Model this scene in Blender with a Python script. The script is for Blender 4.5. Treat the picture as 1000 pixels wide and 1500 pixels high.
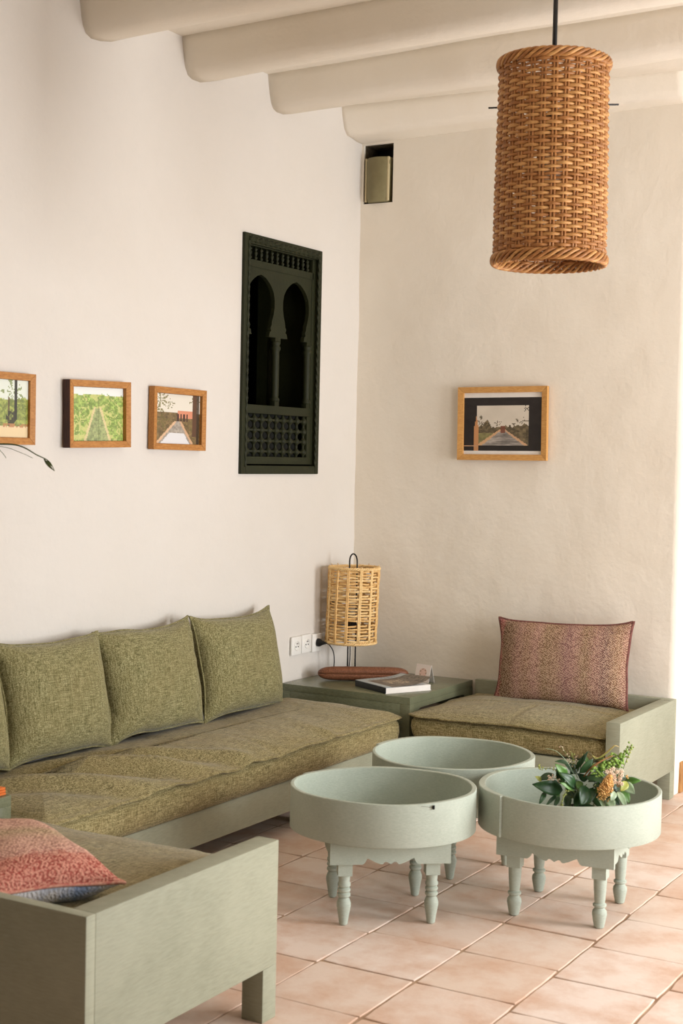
import bpy, bmesh, math, random
import numpy as np
from mathutils import Vector, Matrix, noise
R = random.Random(7)
PI = math.pi
for o in list(bpy.data.objects): bpy.data.objects.remove(o)
COL = bpy.context.scene.collection
SC = bpy.context.scene

# ------------------------------------------------------------------ camera
YAW, PIT, ROL, FPX = math.radians(-30.15023315), math.radians(-2.18255986), math.radians(1.20932962), 2119.65
CAM = Vector((3.38483, -5.94723, 1.4))
_f = Vector((math.sin(YAW)*math.cos(PIT), math.cos(YAW)*math.cos(PIT), math.sin(PIT)))
_r = Vector((math.cos(YAW), -math.sin(YAW), 0)); _u = _r.cross(_f)
_r2 = _r*math.cos(ROL) + _u*math.sin(ROL); _u2 = _r2.cross(_f)
def on(px, py, ax, v):
    """point of the photograph on the plane coordinate[ax] = v (used for measuring where things stand)"""
    d = _f + _r2*((px-500)/FPX) - _u2*((py-750)/FPX)
    return CAM + d*((v-CAM[ax])/d[ax])
cam = bpy.data.cameras.new('camera'); co = bpy.data.objects.new('camera', cam); COL.objects.link(co)
co.matrix_world = Matrix(((_r2.x, _u2.x, -_f.x, CAM.x), (_r2.y, _u2.y, -_f.y, CAM.y), (_r2.z, _u2.z, -_f.z, CAM.z), (0, 0, 0, 1)))
cam.sensor_fit = 'HORIZONTAL'; cam.sensor_width = 36; cam.lens = FPX*36/1000
cam.clip_start = .05; cam.clip_end = 100
cam.dof.use_dof = True; cam.dof.focus_distance = 5.9; cam.dof.aperture_fstop = 9.0
SC.camera = co

# ------------------------------------------------------------------ world, daylight, added fill, exposure
w = bpy.data.worlds.new('world'); SC.world = w; w.use_nodes = True
w.node_tree.nodes['Background'].inputs[0].default_value = (.95, .97, 1.0, 1)
w.node_tree.nodes['Background'].inputs[1].default_value = 1.0
def area(name, loc, aim, sx, sy, power, col):
    l = bpy.data.lights.new(name, 'AREA'); l.shape = 'RECTANGLE'; l.size = sx; l.size_y = sy; l.energy = power; l.color = col
    o = bpy.data.objects.new(name, l); COL.objects.link(o); o.location = loc
    o.rotation_euler = (Vector(aim)-Vector(loc)).to_track_quat('-Z', 'Y').to_euler()
    return o
area('daylight_and_fill_right', (4.83, -1.08, 1.25), (0, -1.75, 1.0), 1.0, 1.6, 112, (.985, .99, 1.0))
area('daylight_and_fill_right', (4.83, -2.85, 1.15), (0, -1.8, .5), 1.2, 1.8, 54, (.985, .99, 1.0))  # added fill nearer the camera, beside the main daylight
area('fill_far_room', (3.3, 1.5, 1.3), (2.6, -2.2, .3), 1.3, 2.0, 22, (1.0, .98, .95))  # added fill from the unseen far room, brightens the floor
SC.view_settings.view_transform = 'Standard'; SC.view_settings.look = 'None'
SC.view_settings.gamma = 1; SC.view_settings.use_curve_mapping = False
SC.view_settings.exposure = 0.0

# ------------------------------------------------------------------ helpers
def tag(o, label=None, cat=None, group=None, kind=None):
    if label: o['label'] = label
    if cat: o['category'] = cat
    if group: o['group'] = group
    if kind: o['kind'] = kind
    return o
def thing(name, label, cat, loc=(0, 0, 0), rz=0, group=None):
    o = bpy.data.objects.new(name, None); COL.objects.link(o); o.location = loc; o.rotation_euler = (0, 0, rz)
    o.empty_display_size = .05
    return tag(o, label, cat, group)
def mk(name, V, F, mat, parent=None, smooth=False, angle=None):
    me = bpy.data.meshes.new(name); me.from_pydata([tuple(v) for v in V], [], F); me.validate()
    b = bmesh.new(); b.from_mesh(me); bmesh.ops.recalc_face_normals(b, faces=b.faces)
    b.to_mesh(me); b.free()
    return link(name, me, mat, parent, smooth, angle)
def link(name, me, mat, parent=None, smooth=False, angle=None):
    if smooth: me.polygons.foreach_set('use_smooth', [True]*len(me.polygons))
    if angle:
        me.polygons.foreach_set('use_smooth', [True]*len(me.polygons)); me.set_sharp_from_angle(angle=math.radians(angle))
    if mat and not me.materials: me.materials.append(mat)
    o = bpy.data.objects.new(name, me); COL.objects.link(o)
    if parent: o.parent = parent
    return o
def dup(o, parent, loc=None, rot=None, scale=None):
    c = o.copy(); COL.objects.link(c); c.parent = parent
    if loc is not None: c.location = loc
    if rot is not None: c.rotation_euler = rot
    if scale is not None: c.scale = scale
    return c
def bev(bm, w, seg=2):
    bmesh.ops.bevel(bm, geom=list(bm.edges), offset=w, segments=seg, affect='EDGES', profile=.6)
def boxes(name, lst, mat, parent=None, bevel=.003, seg=2, jit=0):
    """one mesh of one or more boxes (x0,y0,z0,x1,y1,z1)"""
    bm = bmesh.new()
    for b in lst:
        x0, y0, z0, x1, y1, z1 = b
        t = bmesh.new(); bmesh.ops.create_cube(t, size=1)
        for v in t.verts:
            v.co = Vector(((x0+x1)/2+v.co.x*(x1-x0), (y0+y1)/2+v.co.y*(y1-y0), (z0+z1)/2+v.co.z*(z1-z0)))
            if jit: v.co += Vector((R.uniform(-jit, jit), R.uniform(-jit, jit), R.uniform(-jit, jit)))
        if bevel: bev(t, min(bevel, .45*min(abs(x1-x0), abs(y1-y0), abs(z1-z0))), seg)
        m = bpy.data.meshes.new('t'); t.to_mesh(m); t.free(); bm.from_mesh(m); bpy.data.meshes.remove(m)
    me = bpy.data.meshes.new(name); bm.to_mesh(me); bm.free()
    return link(name, me, mat, parent, angle=35)
def tube_g(P, r, n=8, closed=False, flat=1.0, up=None):
    """swept tube; r may be a list; flat squashes the section along the path normal"""
    P = [Vector(p) for p in P]; V = []; F = []; N = len(P)
    ref = Vector(up) if up else None
    prev = None
    for i, p in enumerate(P):
        if closed: t = P[(i+1) % N]-P[i-1]
        else: t = P[min(i+1, N-1)]-P[max(i-1, 0)]
        if t.length < 1e-9: t = Vector((0, 0, 1))
        t.normalize()
        if ref is not None: a = ref.cross(t)
        elif prev is None: a = t.cross(Vector((0, 0, 1)) if abs(t.z) < .9 else Vector((1, 0, 0)))
        else: a = prev-t*prev.dot(t)
        if a.length < 1e-6: a = t.orthogonal()
        a.normalize(); b = t.cross(a); prev = a
        rr = r[i] if isinstance(r, (list, tuple)) else r
        for k in range(n):
            q = 2*PI*k/n
            V.append(p+a*(math.cos(q)*rr*flat)+b*(math.sin(q)*rr))
    for i in range(N if closed else N-1):
        for k in range(n):
            j = (i+1) % N
            F.append((i*n+k, i*n+(k+1) % n, j*n+(k+1) % n, j*n+k))
    if not closed:
        F.append(tuple(range(n))[::-1]); F.append(tuple((N-1)*n+k for k in range(n)))
    return V, F
def tube(name, P, r, mat, parent=None, n=8, closed=False, flat=1.0, up=None):
    V, F = tube_g(P, r, n, closed, flat, up); return mk(name, V, F, mat, parent, smooth=True)
def join_g(parts):
    V = []; F = []
    for v, f in parts:
        o = len(V); V += list(v); F += [tuple(i+o for i in q) for q in f]
    return V, F
def lathe_g(prof, n=20, c=(0, 0, 0)):
    V = []; F = []
    for r, z in prof:
        for k in range(n):
            a = 2*PI*k/n; V.append((c[0]+r*math.cos(a), c[1]+r*math.sin(a), c[2]+z))
    for i in range(len(prof)-1):
        for k in range(n):
            F.append((i*n+k, i*n+(k+1) % n, (i+1)*n+(k+1) % n, (i+1)*n+k))
    F.append(tuple(range(n))[::-1]); F.append(tuple((len(prof)-1)*n+k for k in range(n)))
    return V, F
def ladder_g(rows, fn):
    """closed prism: rows of (s, lo, hi); fn(s, t, side) -> point, side 0/1"""
    V = []; F = []
    for s, lo, hi in rows:
        V += [fn(s, lo, 0), fn(s, hi, 0), fn(s, hi, 1), fn(s, lo, 1)]
    for i in range(len(rows)-1):
        a = 4*i; b = a+4
        for k in range(4): F.append((a+k, a+(k+1) % 4, b+(k+1) % 4, b+k))
    F.append((0, 1, 2, 3)); m = 4*(len(rows)-1); F.append((m+3, m+2, m+1, m))
    return V, F
def nz(x, y, z=0, s=1): return noise.noise(Vector((x*s, y*s, z*s)))

# ------------------------------------------------------------------ materials
def s2l(c):
    return tuple(((v/255)/12.92 if v/255 <= .04045 else ((v/255+.055)/1.055)**2.4) for v in c)
def new_mat(name, rough=.6, spec=.3):
    m = bpy.data.materials.new(name); m.use_nodes = True; nt = m.node_tree; b = nt.nodes['Principled BSDF']
    b.inputs['Roughness'].default_value = rough; b.inputs['Specular IOR Level'].default_value = spec
    return m, nt, b
def N(nt, t, **kw):
    n = nt.nodes.new(t)
    for k, v in kw.items():
        if k.startswith('i_'):
            key = k[2:].replace('_', ' '); n.inputs[key].default_value = v
        else: setattr(n, k, v)
    return n
def ramp(nt, stops, fac):
    r = nt.nodes.new('ShaderNodeValToRGB'); e = r.color_ramp.elements
    while len(e) > 1: e.remove(e[-1])
    e[0].position = stops[0][0]; e[0].color = (*stops[0][1], 1)
    for p, c in stops[1:]:
        q = e.new(p); q.color = (*c, 1)
    nt.links.new(fac, r.inputs[0]); return r
def coords(nt, scale=(1, 1, 1), kind='Object'):
    tc = nt.nodes.new('ShaderNodeTexCoord'); mp = nt.nodes.new('ShaderNodeMapping')
    mp.inputs['Scale'].default_value = scale; nt.links.new(tc.outputs[kind], mp.inputs[0]); return mp.outputs[0]
def noise_n(nt, scale, detail=4, rough=.55, sc=(1, 1, 1)):
    n = N(nt, 'ShaderNodeTexNoise', i_Scale=scale, i_Detail=detail, i_Roughness=rough)
    nt.links.new(coords(nt, sc), n.inputs['Vector']); return n.outputs['Fac']
def mixc(nt, fac, a, b, mode='MIX'):
    m = nt.nodes.new('ShaderNodeMix'); m.data_type = 'RGBA'; m.blend_type = mode
    for s, v in ((m.inputs[0], fac), (m.inputs[6], a), (m.inputs[7], b)):
        if isinstance(v, bpy.types.NodeSocket): nt.links.new(v, s)
        elif isinstance(v, (int, float)): s.default_value = v
        else: s.default_value = (*v, 1)
    return m.outputs[2]
def mth(nt, op, a, b=0.0, c=0.0):
    m = nt.nodes.new('ShaderNodeMath'); m.operation = op
    for s, v in zip(m.inputs, (a, b, c)):
        if isinstance(v, bpy.types.NodeSocket): nt.links.new(v, s)
        else: s.default_value = v
    return m.outputs[0]
def bump(nt, b, h, strength=.3, dist=.002):
    n = nt.nodes.new('ShaderNodeBump'); n.inputs['Strength'].default_value = strength; n.inputs['Distance'].default_value = dist
    nt.links.new(h, n.inputs['Height']); nt.links.new(n.outputs[0], b.inputs['Normal'])
def simple(name, c, c2=None, scale=8, rough=.6, spec=.3, bs=0, bscale=60, bd=.001, sc=(1, 1, 1), lo=.35, hi=.65):
    m, nt, b = new_mat(name, rough, spec)
    c = s2l(c); c2 = s2l(c2) if c2 else tuple(v*.9 for v in c)
    r = ramp(nt, [(lo, c2), (hi, c)], noise_n(nt, scale, 5, .6, sc)); nt.links.new(r.outputs[0], b.inputs['Base Color'])
    if bs: bump(nt, b, noise_n(nt, bscale, 4, .6, sc), bs, bd)
    return m
def plaster(name, c, c2):
    m, nt, b = new_mat(name, .85, .12)
    r = ramp(nt, [(.3, s2l(c2)), (.7, s2l(c))], noise_n(nt, 1.1, 5, .6)); nt.links.new(r.outputs[0], b.inputs['Base Color'])
    h = mth(nt, 'ADD', mth(nt, 'MULTIPLY', noise_n(nt, 9, 3, .5), 1.0), mth(nt, 'MULTIPLY', noise_n(nt, 45, 4, .6), .35))
    bump(nt, b, h, .32, .012); return m
def painted(name, c, dark, grain=(1, 1, 1), rough=.55, wear=.0):
    """painted wood: brushed grain, faint mottling, worn spots"""
    m, nt, b = new_mat(name, rough, .25)
    g = noise_n(nt, 30, 4, .6, grain); l = noise_n(nt, 3, 4, .6)
    f = mth(nt, 'ADD', mth(nt, 'MULTIPLY', g, .45), mth(nt, 'MULTIPLY', l, .55))
    r = ramp(nt, [(.36, s2l(dark)), (.6, s2l(c))], f)
    out = r.outputs[0]
    if wear:
        wn = ramp(nt, [(.70, (0, 0, 0)), (.74, (1, 1, 1))], noise_n(nt, 22, 6, .75))
        out = mixc(nt, mth(nt, 'MULTIPLY', wn.outputs[0], wear), out, s2l((190, 178, 150)))
    nt.links.new(out, b.inputs['Base Color']); bump(nt, b, g, .35, .0015); return m
def linen(name, c, dark, light, warm, s=1.0):
    m, nt, b = new_mat(name, .95, .08)
    hx = noise_n(nt, 1, 1, .5, (26*s, 330*s, 330*s)); hz = noise_n(nt, 1, 1, .5, (330*s, 330*s, 26*s)); hy = noise_n(nt, 1, 1, .5, (330*s, 26*s, 330*s))
    sp = noise_n(nt, 300*s, 2, .6)
    f = mth(nt, 'MULTIPLY', mth(nt, 'ADD', mth(nt, 'ADD', hx, hz), mth(nt, 'ADD', hy, sp)), .25)
    r = ramp(nt, [(.40, s2l(dark)), (.50, s2l(c)), (.60, s2l(light))], f)
    big = ramp(nt, [(.35, (0, 0, 0)), (.7, (1, 1, 1))], noise_n(nt, 5, 4, .6))
    o = mixc(nt, mth(nt, 'MULTIPLY', big.outputs[0], .35), r.outputs[0], s2l(warm))
    nt.links.new(o, b.inputs['Base Color']); bump(nt, b, f, .7, .003)
    b.inputs['Sheen Weight'].default_value = .15; return m
def woodm(name, c, c2, sc=(1, 12, 12), rough=.5, spec=.3):
    m, nt, b = new_mat(name, rough, spec)
    f = noise_n(nt, 14, 5, .65, sc); r = ramp(nt, [(.3, s2l(c2)), (.65, s2l(c))], f)
    nt.links.new(r.outputs[0], b.inputs['Base Color']); bump(nt, b, f, .2, .001); return m

M = {}
M['wall'] = plaster('plaster_cream', (222, 217, 210), (217, 211, 202))
M['wall_back'] = plaster('plaster_cream_back', (240, 233, 220), (234, 224, 208))
M['ceil'] = plaster('plaster_ceiling', (234, 226, 212), (228, 218, 202))
M['far_wall'] = plaster('plaster_dark_unseen', (104, 84, 66), (88, 70, 54))  # unseen walls, made dark to cut light bounced onto camera-facing sides
M['bench'] = painted('sage_bench_paint', (164, 165, 144), (146, 148, 127), (1, 1, 9), wear=0)
M['tub'] = painted('sage_tub_paint', (184, 192, 178), (166, 175, 161), (3, 3, 12), wear=.25)
M['side'] = painted('olive_table_paint', (122, 125, 100), (98, 102, 80), (2, 9, 9), rough=.2)
M['green'] = painted('dark_green_paint', (40, 43, 22), (30, 33, 16), (6, 6, 2), rough=.6, wear=.3)
M['void'] = simple('dark_interior', (24, 26, 22), (16, 18, 16))  # near-black, stands in for unlit interiors; also cracks and holes
M['linen'] = linen('olive_linen', (128, 123, 84), (80, 76, 46), (170, 164, 124), (136, 122, 82))
M['linen_seat'] = linen('olive_linen_seat', (136, 126, 86), (82, 73, 42), (178, 166, 124), (144, 124, 84))
M['frame'] = woodm('oak_frame', (192, 136, 74), (160, 104, 50), (3, 14, 14))
M['frame_light'] = woodm('pine_frame', (214, 164, 98), (190, 134, 72), (3, 14, 14))
M['stick'] = woodm('brown_wood', (136, 88, 62), (88, 52, 34), (14, 1.5, 14), .42)
M['wick_a'] = woodm('wicker_amber', (206, 156, 96), (164, 110, 58), (2, 2, 6), .45, .35)
M['wick_b'] = woodm('wicker_brown', (182, 126, 72), (134, 84, 42), (2, 2, 6), .45, .35)
M['wick_dark'] = woodm('wicker_dark', (112, 66, 32), (74, 42, 20), (6, 6, 1), .5)
M['wick_l'] = woodm('wicker_light', (248, 216, 158), (230, 188, 124), (3, 3, 8), .5)
M['wick_l2'] = woodm('wicker_honey', (240, 200, 136), (214, 166, 102), (3, 3, 8), .5)
M['black'] = simple('black_metal', (24, 22, 21), (18, 17, 16), rough=.45, spec=.4)
M['white'] = simple('white_plastic', (240, 238, 232), (234, 231, 224), rough=.35, spec=.4)
M['paper'] = simple('paper', (240, 235, 228), (230, 224, 216), rough=.8)
M['ochre'] = simple('ochre_limewash', (186, 140, 88), (158, 112, 66), scale=14, rough=.85, bs=.3, bscale=30, bd=.004)
M['orange'] = simple('orange_cloth', (222, 122, 56), (206, 104, 44), rough=.8)
M['speaker'] = simple('olive_speaker', (134, 126, 92), (120, 110, 78), rough=.5)
M['glassy'] = simple('bulb_glass', (225, 220, 205), rough=.15, spec=.5)
M['grout'] = simple('floor_mortar', (200, 172, 146), (158, 124, 98), scale=9, rough=.9, bs=.5, bscale=80, bd=.003)
M['terra'] = simple('terracotta_pot', (176, 110, 76), (150, 90, 60), rough=.8)
M['soil'] = simple('soil', (62, 46, 34), (40, 30, 22), scale=60, rough=.95)
M['palm'] = simple('palm_green', (96, 108, 62), (66, 78, 40), rough=.5)
M['stem'] = simple('flower_stem', (118, 128, 70), (86, 98, 48), rough=.6)
M['twig'] = simple('brown_twig', (164, 116, 72), (124, 84, 50), rough=.7)
M['bloom_o'] = simple('orange_flower', (240, 196, 130), (222, 164, 92), scale=120, rough=.85)
M['bloom_w'] = simple('cream_flower', (240, 226, 200), (224, 190, 164), scale=80, rough=.8)
M['bud'] = simple('pale_bud', (178, 184, 110), (150, 158, 84), rough=.7)

def leaf_mat(name, a, b_, sp=.45):
    m, nt, b = new_mat(name, .38, sp)
    r = ramp(nt, [(.3, s2l(b_)), (.7, s2l(a))], noise_n(nt, 30, 3, .6)); nt.links.new(r.outputs[0], b.inputs['Base Color']); return m
M['leaf_d'] = leaf_mat('leaf_dark', (48, 84, 42), (28, 56, 28))
M['leaf_m'] = leaf_mat('leaf_mid', (104, 146, 66), (72, 116, 48))
M['leaf_l'] = leaf_mat('leaf_light', (156, 184, 96), (116, 150, 66), .2)
M['leaf_s'] = leaf_mat('leaf_silver', (178, 196, 164), (128, 160, 116))
M['leaf_y'] = leaf_mat('leaf_yellow', (186, 182, 92), (150, 160, 70))
M['leaf_o'] = leaf_mat('leaf_rust', (214, 176, 120), (176, 164, 90))

# terracotta tiles: colour differs tile to tile (object info) with stains and worn pale patches
def tile_mat():
    m, nt, b = new_mat('terracotta_tile', .62, .28)
    oi = nt.nodes.new('ShaderNodeObjectInfo'); tc = nt.nodes.new('ShaderNodeTexCoord')
    geo = nt.nodes.new('ShaderNodeNewGeometry')
    def wn(scale, detail, rough=.6):
        n = N(nt, 'ShaderNodeTexNoise', i_Scale=scale, i_Detail=detail, i_Roughness=rough); nt.links.new(geo.outputs['Position'], n.inputs['Vector']); return n.outputs['Fac']
    base = ramp(nt, [(0, s2l((224, 198, 180))), (.35, s2l((236, 216, 202))), (.7, s2l((230, 208, 191))), (1, s2l((240, 222, 210)))], oi.outputs['Random'])
    st = ramp(nt, [(.42, (0, 0, 0)), (.66, (1, 1, 1))], wn(5.5, 6, .65))
    c = mixc(nt, mth(nt, 'MULTIPLY', st.outputs[0], .75), base.outputs[0], s2l((212, 170, 142)))
    pl = ramp(nt, [(.5, (0, 0, 0)), (.7, (1, 1, 1))], wn(13, 6, .7))
    c = mixc(nt, mth(nt, 'MULTIPLY', pl.outputs[0], .4), c, s2l((232, 212, 196)))
    nt.links.new(c, b.inputs['Base Color'])
    bump(nt, b, mth(nt, 'ADD', wn(18, 5), mth(nt, 'MULTIPLY', wn(90, 3), .3)), .28, .004); return m
M['tile'] = tile_mat()

def print_obj(name, w, h, fn, parent, nx, ny, rough=.35):
    """flat print: colours of the printed picture per vertex; local x right, z up, facing -y"""
    us = (np.arange(nx)+.5)/nx; vs = (np.arange(ny)+.5)/ny
    U, Vv = np.meshgrid(us, vs)
    rgb = np.clip(fn(U, Vv), 0, 255)/255
    lin = np.where(rgb <= .04045, rgb/12.92, ((rgb+.055)/1.055)**2.4)
    V = [((u-.5)*w, 0, (v-.5)*h) for v in us_edge(ny) for u in us_edge(nx)]
    F = [(j*(nx+1)+i, j*(nx+1)+i+1, (j+1)*(nx+1)+i+1, (j+1)*(nx+1)+i) for j in range(ny) for i in range(nx)]
    me = bpy.data.meshes.new(name); me.from_pydata(V, [], F)
    at = me.color_attributes.new('print', 'FLOAT_COLOR', 'CORNER')
    col = np.ones((ny*nx, 4, 4)); col[:, :, :3] = lin.reshape(-1, 1, 3); at.data.foreach_set('color', col.reshape(-1))
    m, nt, b = new_mat(name+'_ink', rough, .4); vc = nt.nodes.new('ShaderNodeVertexColor'); vc.layer_name = 'print'
    nt.links.new(vc.outputs[0], b.inputs['Base Color'])
    return link(name, me, m, parent)
def us_edge(n): return [i/n for i in range(n+1)]

# ------------------------------------------------------------------ the room
def wall(name, path, z0, z1, mat, holes=(), th=.30, amp=.004, step=.03, parent=None):
    """path: floor points with the room on the left-hand normal; holes (u0,u1,z0,z1) in path length"""
    P = [Vector((p[0], p[1])) for p in path]; L = [0]
    for i in range(1, len(P)): L.append(L[-1]+(P[i]-P[i-1]).length)
    us = set(round(i*L[-1]/max(1, round(L[-1]/step)), 5) for i in range(int(round(L[-1]/step))+1)) | set(round(x, 5) for x in L)
    zs = set(round(z0+i*(z1-z0)/round((z1-z0)/step), 5) for i in range(int(round((z1-z0)/step))+1))
    for h in holes:
        us = set(u for u in us if min(abs(u-h[0]), abs(u-h[1])) > step*.4) | {h[0], h[1]}
        zs = set(z for z in zs if min(abs(z-h[2]), abs(z-h[3])) > step*.4) | {h[2], h[3]}
    us = sorted(us); zs = sorted(zs)
    def at(u):
        for i in range(len(L)-1):
            if u <= L[i+1]+1e-4 or i == len(L)-2:
                t = (u-L[i])/(L[i+1]-L[i]); d = (P[i+1]-P[i]).normalized()
                n = Vector((-d.y, d.x)); p = P[i].lerp(P[i+1], t)
                # smooth normals across path points
                if t < .5 and i > 0:
                    d0 = (P[i]-P[i-1]).normalized(); n0 = Vector((-d0.y, d0.x)); n = n0.lerp(n, .5+t)
                elif t > .5 and i < len(L)-2:
                    d0 = (P[i+2]-P[i+1]).normalized(); n0 = Vector((-d0.y, d0.x)); n = n.lerp(n0, t-.5)
                return p, n.normalized()
        return P[-1], n
    V = []; nu = len(us)
    for side in (0, 1):
        for z in zs:
            for u in us:
                p, n = at(u)
                if side == 0:
                    d = amp*(1.1*nz(u, z, 1.7, 1.3)+.7*nz(u, z, 5.1, 5)+.25*nz(u, z, 9, 17))
                    for h in holes:
                        e = max(h[0]-u, u-h[1], h[2]-z, z-h[3], 0); d *= min(1, e/.12)
                    p = p+n*d
                else: p = p-n*th
                V.append((p.x, p.y, z))
    off = nu*len(zs); F = []; edge = {}
    def inh(u, z): return any(h[0] < u < h[1] and h[2] < z < h[3] for h in holes)
    for j in range(len(zs)-1):
        for i in range(nu-1):
            if inh((us[i]+us[i+1])/2, (zs[j]+zs[j+1])/2): continue
            a, b_, c, d = j*nu+i, j*nu+i+1, (j+1)*nu+i+1, (j+1)*nu+i
            F.append((a, b_, c, d)); F.append((d+off, c+off, b_+off, a+off))
            for e in ((a, b_), (b_, c), (c, d), (d, a)):
                k = (min(e), max(e)); edge[k] = None if k in edge else e
    for e in edge.values():
        if e: F.append((e[1], e[0], e[0]+off, e[1]+off))
    return tag(mk(name, V, F, mat, parent, angle=50), kind='structure')

ZC = 3.0
# left wall: runs from behind the camera to the corner, facing +x
WY0, WY1, WZ0, WZ1 = -.955, -.375, 1.345, 2.295            # window hole
wl = wall('wall_left', [(0, .3), (0, -8.0)], 0, 3.1, M['wall'], holes=[(.3-WY1, .3-WY0, WZ0, WZ1)])
# back wall: from the corner to its rounded end, then the bright reveal facing +x
NX0, NX1, NZ0, NZ1 = .012, .168, 2.585, 2.858
pts = [(2.4+0, 1.9)] if 0 else []
arc = [(1.572-.03+.03*math.cos(a), .03-.03*math.sin(a)) for a in [i*PI/2/6 for i in range(7)]]
path = [(1.572, 1.6)]+arc+[(-.02, 0)]
Lc = 1.57+sum((Vector(arc[i+1])-Vector(arc[i])).length for i in range(6))+(arc[-1][0]+.02)
wb = wall('wall_back', path, 0, 3.1, M['wall_back'], holes=[(Lc-.02-NX1, Lc-.02-NX0, NZ0, NZ1)], amp=.006)
# the recess in the back wall; its back and lining painted dark as shade
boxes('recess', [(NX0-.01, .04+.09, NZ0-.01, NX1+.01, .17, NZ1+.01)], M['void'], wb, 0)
boxes('recess_shade', [(NX0-.004, .012, NZ0-.01, NX0+.002, .14, NZ1), (NX1-.002, .012, NZ0, NX1+.004, .14, NZ1), (NX0, .012, NZ1-.003, NX1, .14, NZ1+.004)],
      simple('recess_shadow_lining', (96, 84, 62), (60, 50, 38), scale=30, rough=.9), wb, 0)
# rest of the room, around the camera
wall('wall_front', [(-.3, -8.0), (5.2, -8.0)], 0, 3.1, M['far_wall'], step=.25)
wall('wall_right', [(4.9, -8.0), (4.9, 1.9)], 0, 3.1, M['far_wall'], holes=[(6.2, 7.65, .001, 2.45), (4.5, 5.8, .001, 2.45)], step=.2)
wall('wall_back_far', [(5.2, 1.6), (1.3, 1.6)], 0, 3.1, M['wall'], holes=[(1.2, 2.6, .001, 2.35)], step=.2)

# ochre painted base of the reveal
V = []; F = []; n = 60
for i in range(n+1):
    y = .075+i*(1.5/n); top = .128+.012*nz(y, 0, 3, 9)+.006*nz(y, 4, 3, 40)
    V += [(1.572, y, 0), (1.583, y, 0), (1.581, y, top), (1.572, y, top+.004)]
for i in range(n):
    a = 4*i; b_ = a+4
    for k in range(4): F.append((a+k, a+(k+1) % 4, b_+(k+1) % 4, b_+k))
F += [(0, 1, 2, 3), (4*n+3, 4*n+2, 4*n+1, 4*n)]
tag(mk('baseboard_right', V, F, M['ochre']), kind='structure')

# ceiling and plastered beams running along x
ce = tag(boxes('ceiling', [(-.1, -8.2, ZC, 5.2, 1.9, ZC+.12)], M['ceil'], None, 0), kind='structure')
prof = [(-.106, 3.02), (-.098, 2.97), (-.088, 2.92), (-.078, 2.888), (-.062, 2.866), (-.034, 2.856), (.02, 2.858), (.08, 2.872), (.14, 2.892), (.19, 2.920), (.23, 2.96), (.25, 3.02)]
for k in range(0, 13):
    y0 = -.705-.607*k; V = []; F = []; nx = 70; m_ = len(prof)
    for i in range(nx+1):
        x = -.02+i*(4.95/nx)
        sk = -.075*x-.012*nz(x, k, 3, 1.4)
        for (py, pz) in prof:
            wz = .008*nz(x, k*3, 1, 1.8)+.004*nz(x, k, py*8, 4)
            V.append((x, y0+py*(1+.12*nz(x, k, 8, .9))+sk+.004*nz(x, pz*9, k, 5), pz+(wz if pz < 3 else 0)))
    for i in range(nx):
        for j in range(m_): F.append((i*m_+j, i*m_+(j+1) % m_, (i+1)*m_+(j+1) % m_, (i+1)*m_+j))
    F += [tuple(range(m_)), tuple(nx*m_+j for j in range(m_))[::-1]]
    mk('beam', V, F, M['ceil'], ce, smooth=True)
prof = [(-.20, 3.02), (-.188, 2.96), (-.168, 2.905), (-.14, 2.878), (-.10, 2.872), (-.05, 2.868), (-.015, 2.866), (.03, 2.866), (.06, 3.02)]
V = []; F = []; nx = 40; m_ = len(prof)
for i in range(nx+1):
    x = -.02+i*(1.591/nx)
    for (py, pz) in prof:
        V.append((x, py*(1-.35*x/1.5)+.004*nz(x, pz*6, 2, 4), pz+(.006*nz(x, py*5, 7, 3) if pz < 3 else 0)+(.02*x if pz < 3 else 0)))
for i in range(nx):
    for j in range(m_): F.append((i*m_+j, i*m_+(j+1) % m_, (i+1)*m_+(j+1) % m_, (i+1)*m_+j))
F += [tuple(range(m_)), tuple(nx*m_+j for j in range(m_))[::-1]]
mk('beam', V, F, M['wall_back'], ce, smooth=True)

# floor: mortar bed with terracotta tiles laid one by one
fl = tag(boxes('floor', [(-.3, -8.3, -.12, 5.2, 1.9, -.0035)], M['grout'], None, 0), kind='structure')
T = .2955
tile_meshes = []
for q in range(6):
    bm = bmesh.new(); s = T/2-.0024
    ring = []
    nseg = 5
    for side in range(4):
        for i in range(nseg):
            t = -1+2*i/nseg
            p = [(t, -1), (1, t), (-t, 1), (-1, -t)][side]
            k = 1-(.02 if i == 0 else 0)
            ring.append(Vector((p[0]*s*k+R.uniform(-.0014, .0014), p[1]*s*k+R.uniform(-.0014, .0014), 0)))
    top = [bm.verts.new(v*.982+Vector((0, 0, 0))) for v in ring]; mid = [bm.verts.new(v+Vector((0, 0, -.0014))) for v in ring]
    bot = [bm.verts.new(v+Vector((0, 0, -.02))) for v in ring]
    bm.faces.new(top); n_ = len(ring)
    for a, b_ in ((top, mid), (mid, bot)):
        for i in range(n_): bm.faces.new((a[i], b_[i], b_[(i+1) % n_], a[(i+1) % n_]))
    bmesh.ops.recalc_face_normals(bm, faces=bm.faces)
    me = bpy.data.meshes.new('tile'); bm.to_mesh(me); bm.free(); me.materials.append(M['tile']); tile_meshes.append(me)
offs = {}
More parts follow.
